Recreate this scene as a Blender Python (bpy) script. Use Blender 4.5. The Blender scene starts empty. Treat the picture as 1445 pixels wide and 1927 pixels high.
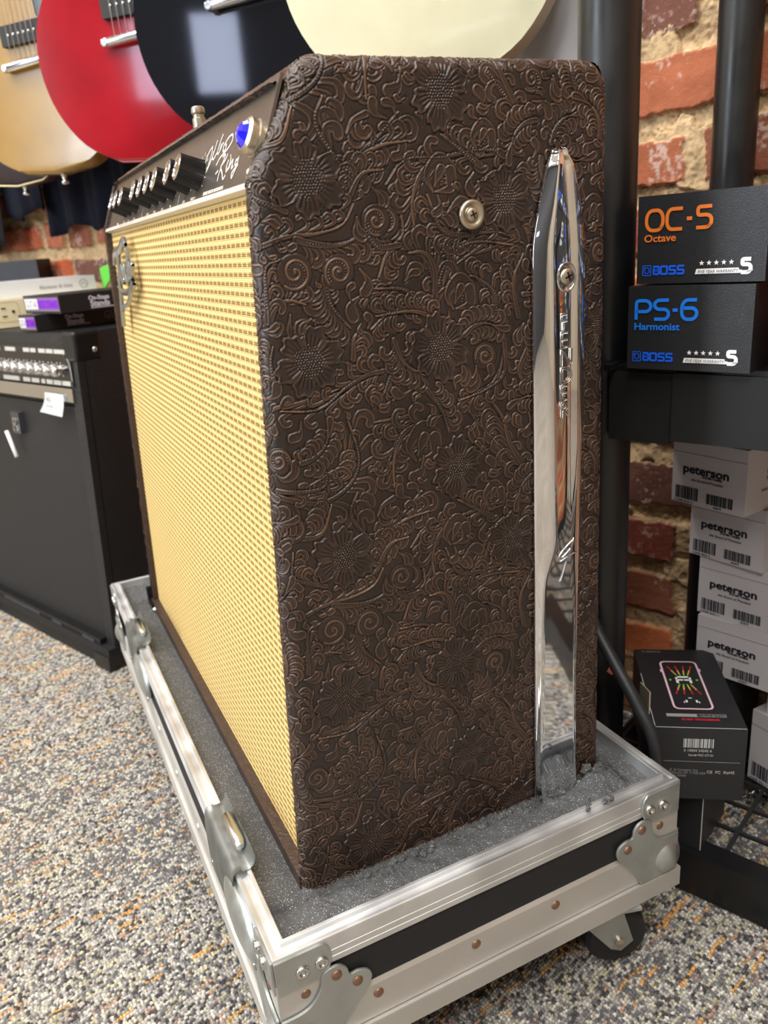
import bpy, bmesh, math, random
import numpy as np
from mathutils import Matrix, Vector
sc = bpy.context.scene
COL = sc.collection
R = math.radians
FZ = 0.18                      # floor sits 0.18 m below the visible foot of the amplifier; all z below get +FZ

# ------------------------------------------------------------ camera
cam_d = bpy.data.cameras.new('camera'); cam = bpy.data.objects.new('camera', cam_d); COL.objects.link(cam); sc.camera = cam
_az, _pi, _ro = R(24.6721), R(18.8635), R(-4.495)
_f = Vector((math.sin(_az)*math.cos(_pi), math.cos(_az)*math.cos(_pi), -math.sin(_pi)))
_r = _f.cross(Vector((0, 0, 1))).normalized(); _u = _r.cross(_f)
_r2 = _r*math.cos(_ro)+_u*math.sin(_ro); _u2 = -_r*math.sin(_ro)+_u*math.cos(_ro)
_m = Matrix((_r2, _u2, -_f)).transposed().to_4x4(); _m.translation = Vector((-0.1307, -0.4909, 0.4914+FZ))
cam.matrix_world = _m
cam_d.sensor_fit = 'VERTICAL'; cam_d.sensor_height = 36.0; cam_d.lens = 1495.3/1927*36.0
cam_d.clip_start = .01; cam_d.clip_end = 50
cam_d.dof.use_dof = True; cam_d.dof.focus_distance = .62; cam_d.dof.aperture_fstop = 9.0

# ------------------------------------------------------------ world, lamps, exposure
w = bpy.data.worlds.new('world'); sc.world = w; w.use_nodes = True
w.node_tree.nodes['Background'].inputs[0].default_value = (.75, .85, 1, 1); w.node_tree.nodes['Background'].inputs[1].default_value = 1.0
sc.view_settings.view_transform = 'Standard'; sc.view_settings.look = 'None'; sc.view_settings.gamma = 1; sc.view_settings.use_curve_mapping = False
sc.view_settings.exposure = 0.38
def wf(x, y, z):               # frame of the brick wall: x to the right along it, y towards it
    return Vector((.3907*x+.9205*y, -.9205*x+.3907*y, z))
def area(name, loc, tgt, sx, sy, power, col=(1, 1, 1)):
    l = bpy.data.lights.new(name, 'AREA'); l.shape = 'RECTANGLE'; l.size = sx; l.size_y = sy; l.energy = power; l.color = col
    o = bpy.data.objects.new(name, l); COL.objects.link(o); o.location = loc+Vector((0, 0, FZ))
    d = (tgt-loc); o.rotation_euler = d.to_track_quat('-Z', 'Y').to_euler(); return o
LIGHTS = [(-.9, -.5), (.9, -.5), (-.9, -2.0), (.9, -2.0), (-2.7, -1.2)]     # ceiling fixtures, wall frame
for i, (x, y) in enumerate(LIGHTS):
    area('ceiling_lamp', wf(x, y, 2.53), wf(x, y, 0), 1.15, .28, 30, (1, .985, .96))
area('window_daylight', wf(-1.55, -3.34, 1.25), wf(-1.2, 0, .5), .62, 1.75, 70, (.84, .92, 1))

# ------------------------------------------------------------ helpers
def I(): return Matrix.Identity(4)
def PM(o, x, y):               # plane / frame matrix from an origin and two directions
    x = Vector(x).normalized(); z = x.cross(Vector(y)).normalized(); y = z.cross(x)
    m = Matrix((x, y, z)).transposed().to_4x4(); m.translation = Vector(o); return m
WF = PM((0, 0, 0), (.3907, -.9205, 0), (.9205, .3907, 0))
def T(x, y, z): return Matrix.Translation((x, y, z))
def RZ(a): return Matrix.Rotation(R(a), 4, 'Z')
def RX(a): return Matrix.Rotation(R(a), 4, 'X')
def RY(a): return Matrix.Rotation(R(a), 4, 'Y')
def props(o, label=None, cat=None, group=None, kind=None):
    if label: o['label'] = label
    if cat: o['category'] = cat
    if group: o['group'] = group
    if kind: o['kind'] = kind
    return o
def thing(name, label, cat, loc, group=None, rz=0):
    o = bpy.data.objects.new(name, None); COL.objects.link(o); o.empty_display_size = .02
    o.location = Vector(loc)+Vector((0, 0, FZ)); o.rotation_euler = (0, 0, rz); return props(o, label, cat, group)
def wpos(o):
    m = Matrix.Translation(o.location) @ o.rotation_euler.to_matrix().to_4x4()
    return wpos(o.parent) @ m if o.parent else m
def link(name, me, parent=None):
    """me is in world coordinates (+FZ already applied)"""
    o = bpy.data.objects.new(name, me); COL.objects.link(o)
    if parent is not None:
        me.transform(wpos(parent).inverted()); o.parent = parent
    return o
def mk(name, bm, mat, parent=None, M=None, smooth=False, label=None, cat=None, group=None, kind=None, bevel=0, seg=2, auto=False):
    if M is not None: bm.transform(M)
    bm.transform(T(0, 0, FZ))
    if bevel:
        es = [e for e in bm.edges if len(e.link_faces) == 2 and e.calc_face_angle(0) > .6]
        bmesh.ops.bevel(bm, geom=es, offset=bevel, segments=seg, profile=.5, affect='EDGES', clamp_overlap=True)
    me = bpy.data.meshes.new(name); bm.to_mesh(me); bm.free()
    if smooth:
        me.polygons.foreach_set('use_smooth', [True]*len(me.polygons))
        if auto:
            me.set_sharp_from_angle(angle=R(35))
    for m in (mat if isinstance(mat, (list, tuple)) else [mat]): me.materials.append(m)
    if parent is None:                      # give a top-level mesh its origin at its base
        co = np.empty(len(me.vertices)*3); me.vertices.foreach_get('co', co); co = co.reshape(-1, 3)
        c = Vector(((co[:, 0].min()+co[:, 0].max())/2, (co[:, 1].min()+co[:, 1].max())/2, co[:, 2].min()))
        me.transform(Matrix.Translation(-c)); o = bpy.data.objects.new(name, me); COL.objects.link(o); o.location = c
    else: o = link(name, me, parent)
    return props(o, label, cat, group, kind)
def B(): return bmesh.new()
def box(bm, x0, x1, y0, y1, z0, z1, M=None, mi=0):
    v = [Vector(p) for p in ((x0, y0, z0), (x1, y0, z0), (x1, y1, z0), (x0, y1, z0), (x0, y0, z1), (x1, y0, z1), (x1, y1, z1), (x0, y1, z1))]
    if M is not None: v = [M @ p for p in v]
    v = [bm.verts.new(p) for p in v]
    for f in ((3, 2, 1, 0), (4, 5, 6, 7), (0, 1, 5, 4), (1, 2, 6, 5), (2, 3, 7, 6), (3, 0, 4, 7)):
        bm.faces.new([v[i] for i in f]).material_index = mi
    return bm
def prism(bm, pts, h0, h1, M=None, mi=0):      # polygon in xy, extruded along z
    a = [bm.verts.new((M @ Vector((p[0], p[1], h0))) if M else (p[0], p[1], h0)) for p in pts]
    b = [bm.verts.new((M @ Vector((p[0], p[1], h1))) if M else (p[0], p[1], h1)) for p in pts]
    n = len(pts)
    bm.faces.new(a[::-1]).material_index = mi; bm.faces.new(b).material_index = mi
    for i in range(n): bm.faces.new((a[i], a[(i+1) % n], b[(i+1) % n], b[i])).material_index = mi
    return bm
def lathe(bm, prof, n=24, M=None):             # profile of (radius, z)
    rings = []
    for r, z in prof:
        if r < 1e-6: rings.append([bm.verts.new(M @ Vector((0, 0, z)) if M else (0, 0, z))])
        else: rings.append([bm.verts.new((M @ Vector((r*math.cos(a), r*math.sin(a), z))) if M else (r*math.cos(a), r*math.sin(a), z)) for a in [2*math.pi*i/n for i in range(n)]])
    for a, b in zip(rings, rings[1:]):
        if len(a) == 1 and len(b) == 1: continue
        for i in range(n):
            j = (i+1) % n
            if len(a) == 1: bm.faces.new((a[0], b[j], b[i]))
            elif len(b) == 1: bm.faces.new((a[i], a[j], b[0]))
            else: bm.faces.new((a[i], a[j], b[j], b[i]))
    return bm
def tube(bm, pts, r, n=8, M=None, cap=True):
    pts = [Vector(p) for p in pts]
    if M is not None: pts = [M @ p for p in pts]
    rr = r if isinstance(r, (list, tuple)) else [r]*len(pts)
    rings = []; up = None
    for i, p in enumerate(pts):
        d = (pts[min(i+1, len(pts)-1)]-pts[max(i-1, 0)]).normalized()
        if up is None: up = Vector((0, 0, 1)) if abs(d.z) < .9 else Vector((1, 0, 0))
        s = d.cross(up).normalized(); up = s.cross(d).normalized()
        rings.append([bm.verts.new(p+(s*math.cos(a)+up*math.sin(a))*rr[i]) for a in [2*math.pi*k/n for k in range(n)]])
    for a, b in zip(rings, rings[1:]):
        for i in range(n): bm.faces.new((a[i], a[(i+1) % n], b[(i+1) % n], b[i]))
    if cap: bm.faces.new(rings[0][::-1]); bm.faces.new(rings[-1])
    return bm
def cat(P, n=8, closed=False):                  # Catmull-Rom through 2D or 3D points
    P = [Vector(p) for p in P]; m = len(P); o = []
    if not closed: Q = [2*P[0]-P[1]]+P+[2*P[-1]-P[-2]]
    else: Q = [P[-1]]+P+[P[0], P[1]]
    for k in range(m if closed else m-1):
        a, b, c, d = Q[k:k+4]
        for i in range(n):
            t = i/n; o.append(.5*((2*b)+(c-a)*t+(2*a-5*b+4*c-d)*t*t+(3*b-a-3*c+d)*t**3))
    if not closed: o.append(P[-1])
    return o
def ribbon(bm, pts, wd, M, h=.00025, closed=False):   # flat stroke of width wd lying on plane M
    pts = [Vector((p[0], p[1])) for p in pts]; n = len(pts); L = []; Rr = []
    for i, p in enumerate(pts):
        a = pts[i-1] if (i > 0 or closed) else p; b = pts[(i+1) % n] if (i < n-1 or closed) else p
        d1 = (p-a).normalized() if (p-a).length > 1e-9 else (b-p).normalized(); d2 = (b-p).normalized() if (b-p).length > 1e-9 else d1
        d = (d1+d2).normalized() if (d1+d2).length > 1e-6 else d1
        k = 1/max(.5, d.dot(d2)); s = Vector((-d.y, d.x))*wd/2*k
        w_ = 1
        L.append(M @ Vector((p.x+s.x, p.y+s.y, h))); Rr.append(M @ Vector((p.x-s.x, p.y-s.y, h)))
    L = [bm.verts.new(v) for v in L]; Rr = [bm.verts.new(v) for v in Rr]
    for i in range(n if closed else n-1):
        j = (i+1) % n; bm.faces.new((Rr[i], Rr[j], L[j], L[i]))
    return bm
def fillet(P, r, n=4, closed=False):
    P = [Vector(p) for p in P]; o = []; m = len(P)
    for i, p in enumerate(P):
        if not closed and i in (0, m-1): o.append(p); continue
        a = P[i-1]; b = P[(i+1) % m]; q = min(r, (a-p).length*.5, (b-p).length*.5)
        s = p+(a-p).normalized()*q; e = p+(b-p).normalized()*q
        for k in range(n+1):
            t = k/n; o.append(s*(1-t)**2+p*2*t*(1-t)+e*t*t)
    return o
def text(name, s, size, M, mat, parent, xs=1, shear=0, bold=0, align='LEFT', ext=.00012, outline=0):
    c = bpy.data.curves.new(name, 'FONT'); c.body = s; c.size = size; c.shear = shear; c.offset = bold; c.align_x = align; c.extrude = ext
    c.resolution_u = 3
    if outline: c.fill_mode = 'NONE'; c.bevel_depth = outline; c.bevel_resolution = 1; c.extrude = 0
    o = bpy.data.objects.new(name, c); COL.objects.link(o)
    bpy.context.view_layer.update()
    me = bpy.data.meshes.new_from_object(o.evaluated_get(bpy.context.evaluated_depsgraph_get()))
    bpy.data.objects.remove(o); bpy.data.curves.remove(c)
    me.transform(T(0, 0, FZ) @ M @ T(0, 0, ext+.0001) @ Matrix.Diagonal((xs, 1, 1, 1)))
    me.materials.clear(); me.materials.append(mat)
    return link(name, me, parent)
def npmesh(name, co, faces, mats, parent=None, attrs=None, kind=None, smooth=True):
    me = bpy.data.meshes.new(name); nf = len(faces)
    me.vertices.add(len(co)); me.vertices.foreach_set('co', (co+np.array([0, 0, FZ])).astype(np.float32).ravel())
    me.loops.add(nf*4); me.loops.foreach_set('vertex_index', faces.astype(np.int32).ravel())
    me.polygons.add(nf); me.polygons.foreach_set('loop_start', np.arange(nf, dtype=np.int32)*4)
    me.polygons.foreach_set('loop_total', np.full(nf, 4, np.int32)) if False else None
    me.update(calc_edges=True)
    me.polygons.foreach_set('use_smooth', np.full(nf, smooth))
    for k, a in (attrs or {}).items():
        if a.ndim == 1:
            at = me.attributes.new(k, 'FLOAT', 'POINT'); at.data.foreach_set('value', a.astype(np.float32))
        else:
            at = me.attributes.new(k, 'FLOAT_COLOR', 'POINT'); at.data.foreach_set('color', np.c_[a, np.ones(len(a))].astype(np.float32).ravel())
    for m in mats: me.materials.append(m)
    me.validate()
    o = link(name, me, parent)
    if kind: o['kind'] = kind
    return o
def gridfaces(nr, nc, mask=None):
    i = np.arange(nr*nc).reshape(nr, nc); f = np.stack([i[:-1, :-1], i[:-1, 1:], i[1:, 1:], i[1:, :-1]], -1).reshape(-1, 4)
    if mask is not None:
        k = mask.ravel(); f = f[k[f].all(1)]
    return f
def compact(co, f, attrs):
    u = np.unique(f); m = np.zeros(len(co), int); m[u] = np.arange(len(u)); return co[u], m[f], {k: a[u] for k, a in attrs.items()}

# ------------------------------------------------------------ materials
def srgb(r, g, b):
    return tuple(((c/255)/12.92 if c/255 < .04045 else ((c/255+.055)/1.055)**2.4) for c in (r, g, b))
def mat(name, col=(128, 128, 128), rough=.5, metal=0, noise=0, nscale=60, bump=0, bscale=200, coat=0, spec=.5, emis=None, es=0, trans=0, ndark=.6, rvar=0):
    m = bpy.data.materials.new(name); m.use_nodes = True; nt = m.node_tree; b = nt.nodes['Principled BSDF']
    c = srgb(*col)+(1,); b.inputs['Base Color'].default_value = c; b.inputs['Roughness'].default_value = rough; b.inputs['Metallic'].default_value = metal
    b.inputs['Coat Weight'].default_value = coat; b.inputs['Coat Roughness'].default_value = .05; b.inputs['Specular IOR Level'].default_value = spec
    b.inputs['Transmission Weight'].default_value = trans
    if emis: b.inputs['Emission Color'].default_value = srgb(*emis)+(1,); b.inputs['Emission Strength'].default_value = es
    tc = nt.nodes.new('ShaderNodeTexCoord')
    if noise or rvar:
        n = nt.nodes.new('ShaderNodeTexNoise'); n.inputs['Scale'].default_value = nscale; n.inputs['Detail'].default_value = 6; nt.links.new(tc.outputs['Object'], n.inputs['Vector'])
        if noise:
            mx = nt.nodes.new('ShaderNodeMix'); mx.data_type = 'RGBA'; mx.inputs[6].default_value = tuple(x*ndark for x in c[:3])+(1,); mx.inputs[7].default_value = c
            r = nt.nodes.new('ShaderNodeMapRange'); r.inputs[1].default_value = .5-noise*.5; r.inputs[2].default_value = .5+noise*.25+.02
            nt.links.new(n.outputs[0], r.inputs[0]); nt.links.new(r.outputs[0], mx.inputs[0]); nt.links.new(mx.outputs[2], b.inputs['Base Color'])
        if rvar:
            r2 = nt.nodes.new('ShaderNodeMapRange'); r2.inputs[1].default_value = .35; r2.inputs[2].default_value = .65; r2.inputs[3].default_value = rough; r2.inputs[4].default_value = rough+rvar
            nt.links.new(n.outputs[0], r2.inputs[0]); nt.links.new(r2.outputs[0], b.inputs['Roughness'])
    if bump:
        n = nt.nodes.new('ShaderNodeTexNoise'); n.inputs['Scale'].default_value = bscale; n.inputs['Detail'].default_value = 4; nt.links.new(tc.outputs['Object'], n.inputs['Vector'])
        bu = nt.nodes.new('ShaderNodeBump'); bu.inputs['Strength'].default_value = min(1, bump); bu.inputs['Distance'].default_value = .001*max(1, bump)
        nt.links.new(n.outputs[0], bu.inputs['Height']); nt.links.new(bu.outputs[0], b.inputs['Normal'])
    return m
def N(nt, t, **k):
    n = nt.nodes.new('ShaderNode'+t)
    for a, v in k.items(): setattr(n, a, v)
    return n
def math_(nt, op, a, b=None, c=None, clamp=False):
    n = N(nt, 'Math', operation=op, use_clamp=clamp)
    for i, v in enumerate((a, b, c)):
        if v is None: continue
        if isinstance(v, (int, float)): n.inputs[i].default_value = v
        else: nt.links.new(v, n.inputs[i])
    return n.outputs[0]
def attr_ramp(name, attr, stops, rough=.4, coat=0, bump=0, bscale=400, spec=.5, rr=None):
    m = mat(name, rough=rough, coat=coat, bump=bump, bscale=bscale, spec=spec); nt = m.node_tree; b = nt.nodes['Principled BSDF']
    a = N(nt, 'Attribute', attribute_name=attr); r = N(nt, 'ValToRGB'); e = r.color_ramp.elements
    e[0].position = stops[0][0]; e[0].color = srgb(*stops[0][1])+(1,); e[1].position = stops[-1][0]; e[1].color = srgb(*stops[-1][1])+(1,)
    for p, c in stops[1:-1]: q = e.new(p); q.color = srgb(*c)+(1,)
    nt.links.new(a.outputs['Fac'], r.inputs[0])
    n = N(nt, 'TexNoise'); n.inputs['Scale'].default_value = 25; n.inputs['Detail'].default_value = 5
    tc = N(nt, 'TexCoord'); nt.links.new(tc.outputs['Object'], n.inputs['Vector'])
    mr = N(nt, 'MapRange'); mr.inputs[1].default_value = .3; mr.inputs[2].default_value = .7; mr.inputs[3].default_value = .55; mr.inputs[4].default_value = 1.15
    nt.links.new(n.outputs[0], mr.inputs[0]); mx = N(nt, 'Mix', data_type='RGBA', blend_type='MULTIPLY'); mx.inputs[0].default_value = 1
    nt.links.new(r.outputs[0], mx.inputs[6]); nt.links.new(mr.outputs[0], mx.inputs[7]); nt.links.new(mx.outputs[2], b.inputs['Base Color'])
    return m
def attr_col(name, attr='col', rough=.8, bump=0, bscale=300, spec=.3):
    m = mat(name, rough=rough, bump=bump, bscale=bscale, spec=spec); nt = m.node_tree
    a = N(nt, 'Attribute', attribute_name=attr); nt.links.new(a.outputs['Color'], nt.nodes['Principled BSDF'].inputs['Base Color']); return m
LEATHER = attr_ramp('tooled_leather', 'tone', [(0, (26, 20, 19)), (.15, (49, 38, 34)), (.28, (55, 42, 37)), (.45, (68, 50, 40)), (.8, (114, 84, 60)), (1, (142, 106, 76))], rough=.30, bump=.22, bscale=1800, spec=.55)
LEATHER2 = mat('leather_plain', (66, 50, 44), .38, noise=.6, nscale=90, bump=1.6, bscale=260)
CHROME = mat('chrome', (235, 236, 238), .035, 1)
CHROME2 = mat('worn_chrome', (215, 216, 218), .16, 1, bump=.1, bscale=500)
NICKEL = mat('nickel', (196, 188, 170), .36, 1)
ALU = mat('aluminium', (226, 227, 228), .42, .9, noise=.5, nscale=22, ndark=.8, rvar=.18)
ALU2 = mat('brushed_aluminium', (212, 210, 206), .5, .85, noise=.5, nscale=12, ndark=.86, rvar=.12)
ZINC = mat('zinc_plate', (186, 190, 188), .32, .9, noise=.8, nscale=45, ndark=.75, rvar=.25, bump=.1, bscale=300)
RUST = mat('coppery_rivet', (150, 118, 96), .45, .7, noise=.6, nscale=400, ndark=.6)
SILVER = mat('silver_rivet', (205, 205, 202), .25, 1)
FOAMB = mat('black_panel', (30, 31, 34), .75, noise=.6, nscale=900, ndark=.4, bump=.8, bscale=1400)
BLK = mat('black_paint', (15, 15, 17), .32, rvar=.1, nscale=30)
BLKM = mat('black_matt', (12, 12, 13), .6)
BLKG = mat('black_gloss', (10, 10, 12), .12, coat=.4)
TOLEX = mat('black_vinyl', (26, 27, 30), .42, bump=1.6, bscale=330)
CARD = mat('black_card', (30, 31, 34), .42, bump=.3, bscale=900)
WCARD = mat('white_card', (196, 192, 196), .4, bump=.1, bscale=120)
WHITE = mat('white', (236, 236, 236), .5)
GREY = mat('grey_print', (130, 130, 132), .6)
INK = mat('ink', (14, 14, 26), .6)
ORANGE = mat('orange_print', (214, 112, 34), .5)
BLUE = mat('blue_print', (16, 120, 235), .5)
BLUE2 = mat('blue_logo', (10, 90, 225), .5)
CREAM = mat('cream_plastic', (226, 214, 176), .42)
PURPLE = mat('purple_print', (128, 40, 190), .5)
GREEN = mat('green_card', (100, 200, 70), .5)
RED = mat('red_print', (190, 40, 50), .5)
PANEL = mat('panel_grey', (112, 106, 100), .34, .75, noise=.5, nscale=30, ndark=.8)
FABW = mat('white_cotton', (244, 244, 250), .9, bump=.3, bscale=700)
FABN = mat('navy_cotton', (30, 34, 52), .95, bump=.5, bscale=900, noise=.5, nscale=20)
LENS = mat('light_diffuser', (255, 255, 255), .5, emis=(255, 248, 238), es=5)

FR=[([(16.9,333.6),(47.7,323.1),(70.7,331.8),(79.4,350.0),(73.7,377.0)],6,-1,17,4.2),
([(16.9,333.6),(47.7,323.1),(70.7,331.8),(79.4,350.0),(73.7,377.0)],5,1,11,3.0),
([(17.4,337.4),(36.6,333.4),(51.6,334.3),(54.0,344.3),(47.5,346.3)],2,-1,7,2.5),
([(137.2,362.5),(122.9,371.6),(108.4,372.6),(92.7,372.6)],4,1,11,3.2),
([(135.9,365.4),(116.3,362.0),(105.1,349.3),(96.1,328.0)],5,1,12,3.4),
([(135.9,365.4),(116.3,362.0),(106.3,345.1),(104.6,323.5)],4,-1,13,3.4),
([(221.2,311.9),(196.3,337.0),(177.5,358.6),(161.1,378.9)],6,-1,11,3.2),
([(221.2,311.9),(204.7,338.4),(198.6,359.3),(184.7,379.4)],5,1,13,3.4),
([(86.5,266.6),(89.8,287.5),(108.8,300.2),(126.6,316.2)],5,-1,14,4.0),
([(86.5,266.6),(91.1,285.7),(111.5,296.8),(131.7,299.5)],4,1,9,3.2),
([(86.5,266.6),(85.1,284.3),(69.9,308.8),(75.7,325.3)],3,-1,12,4.4),
([(88.1,267.7),(98.2,281.1),(113.6,283.3)],3,1,9,3),
([(220.7,289.3),(188.1,293.2),(158.2,289.3),(129.4,288.4),(114.5,274.3)],5,1,11,3),
([(158.2,289.3),(141.6,281.2),(132.5,262.5),(134.2,237.7)],6,-1,11,3.2),
([(186.1,283.1),(173.1,292.0),(157.2,302.7)],3,-1,9,3.6),
([(197.9,279.0),(182.2,268.8),(171.1,245.3),(145.4,233.2)],4,1,11,3.0),
([(102.7,406.7),(91.5,405.8),(74.5,399.5),(53.3,387.8),(26.6,390.8)],6,1,9,2.8),
([(102.7,406.7),(91.5,405.8),(74.5,399.5),(53.3,387.8),(26.6,390.8)],5,-1,9,2.8),
([(112.7,426.6),(109.7,407.0),(101.3,390.5)],4,1,10,2.8),
([(112.7,426.6),(119.9,409.5),(136.5,398.3)],5,-1,10,2.8),
([(202.0,416.0),(201.3,392.0),(184.8,382.1),(161.1,377.6)],5,1,9,2.8),
([(222.9,408.1),(214.3,391.6),(222.4,378.0)],3,1,9,3.6),
([(25.8,405.3),(24.1,420.9),(26.7,432.2)],3,1,8,2.6),
([(21.0,302.3),(45.2,300.7),(55.6,320.1)],4,1,11,3.4),
([(45.2,261.4),(22.9,272.9),(23.8,292.1)],4,-1,8,2.8),
([(88.4,234.9),(106.8,232.9),(123.3,242.2),(124.1,255.6)],4,1,9,2.8),
([(143.0,219.7),(162.2,236.6),(196.7,240.4),(219.7,231.4)],6,-1,9,3.0),
([(103.9,315.3),(94.8,311.7),(89.7,304.4)],2,1,9,3.8),
([(136.0,389.3),(147.0,373.0),(152.2,355.9)],4,1,9,2.8),
([(26.7,492.6),(44.6,497.4),(63.8,497.9),(81.8,502.3),(90.8,514.1)],5,1,9,2.6),
([(49.8,495.2),(64.4,491.2),(79.9,490.1),(93.3,494.8)],4,-1,12,3.8),
([(65.8,471.1),(62.5,460.0),(55.8,450.4)],4,1,9,2.8),
([(66.4,469.8),(69.0,454.2),(81.3,437.8)],5,-1,13,3.4),
([(26.8,446.5),(31.3,454.8),(40.7,459.5),(52.1,455.9)],5,1,10,3),
([(24.9,447.3),(26.4,464.7),(28.5,480.4),(39.0,484.5)],3,-1,9,2.8),
([(121.0,487.2),(111.4,481.5),(104.3,467.8)],4,1,9,3),
([(121.0,487.2),(105.9,487.0),(98.6,496.3),(97.2,505.2)],4,-1,9,3.2),
([(120.5,449.7),(108.8,449.5),(96.1,460.7)],4,-1,8,2.6),
([(120.2,446.4),(110.0,444.7),(96.1,435.4)],4,1,10,3),
([(81.6,417.5),(82.8,429.6),(85.4,434.0)],3,-1,9,3),
([(147.1,438.5),(152.9,468.4),(175.9,484.8),(215.8,480.4)],6,1,10,3.2),
([(145.1,438.7),(146.9,468.8),(139.8,480.9),(128.3,481.7)],4,-1,12,3.8),
([(143.1,439.0),(124.7,457.6),(100.4,461.5)],5,1,11,3.0),
([(147.0,436.8),(127.6,444.0),(100.7,443.5)],5,-1,9,2.8),
([(192.2,417.6),(195.4,447.5),(181.1,460.9),(174.9,463.1)],4,-1,9,3),
([(214.6,431.4),(210.8,456.6),(220.0,475.0)],4,1,9,3),
([(270.2,423.6),(272.5,443.8),(294.1,451.2)],4,1,8,2.6),
([(267.6,458.9),(269.9,473.1),(281.6,479.4),(298.4,478.3)],4,-1,9,2.8),
([(174.1,489.9),(154.4,494.4),(144.1,517.1)],4,1,9,3)]
FLW=[((50.3,419.7),30),((148.2,416.9),30),((157.5,328.4),29),((61.0,279.5),31),((205.0,261.2),29),((289.3,416.9),24)]
SPR=[((46.8,475.9),10.5),((76.5,473.9),10),((112.3,501.7),9),((185.2,406.6),8.5),((105.6,253.0),9),((288.9,471.6),9),((229.2,335.7),8),((25.7,307.8),8.5)]
BUL=[((166.0,452.0),11),((130.6,351.0),13),((154.4,278.2),11),((188.8,300.8),9),((282.1,248.8),10)]
SCRIPT=[[(153.3,28.97),(152.8,30.63),(149.1,36.52),(141.6,40.13),(139.5,39.53),(138.8,33.8),(141.4,26.9),(144.0,22.1)],[(144.0,22.1),(138.0,27.48),(132.7,34.47),(129.6,41.62),(128.4,43.8)],[(133.5,36.47),(133.5,32.2),(128.7,29.97),(122.6,33.69)],[(115.3,46.12),(118.5,41.51),(120.8,35.78),(120.1,32.91),(115.9,33.31),(114.9,37.33)],[(115.1,39.66),(114.4,36.81),(114.2,34.48),(110.6,38.6),(108.1,38.71)],[(103.2,38.04),(106.4,35.76),(104.8,32.82),(100.3,32.7),(98.5,35.62),(103.2,38.04)],[(103.2,38.04),(98.4,40.54),(91.3,41.97),(86.4,41.05),(84.9,37.33),(91.0,33.73),(99.0,31.19),(109.3,28.81),(116.2,24.31)],[(101.8,28.37),(95.8,29.43),(95.6,27.16),(99.6,21.76),(102.2,16.58),(102.5,11.81)],[(88.7,28.99),(93.4,24.66),(101.1,21.48),(93.4,16.57),(87.7,11.95),(82.7,14.13)],[(112.4,17.86),(106.6,19.56)],[(83.0,24.33),(84.8,20.56),(82.9,16.37),(79.9,18.69)],[(77.4,25.41),(77.7,21.95),(78.2,17.62),(74.1,21.54),(71.3,22.94),(70.7,19.41),(70.5,17.22),(66.6,18.3)],[(58.6,21.86),(63.0,21.53),(63.2,18.99),(59.6,18.37),(57.8,20.92),(57.7,22.6),(58.1,17.57),(62.1,12.87),(64.7,10.34),(66.3,14.18),(55.5,18.12)],[(80.4,27.09),(79.1,26.27)]]
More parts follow.
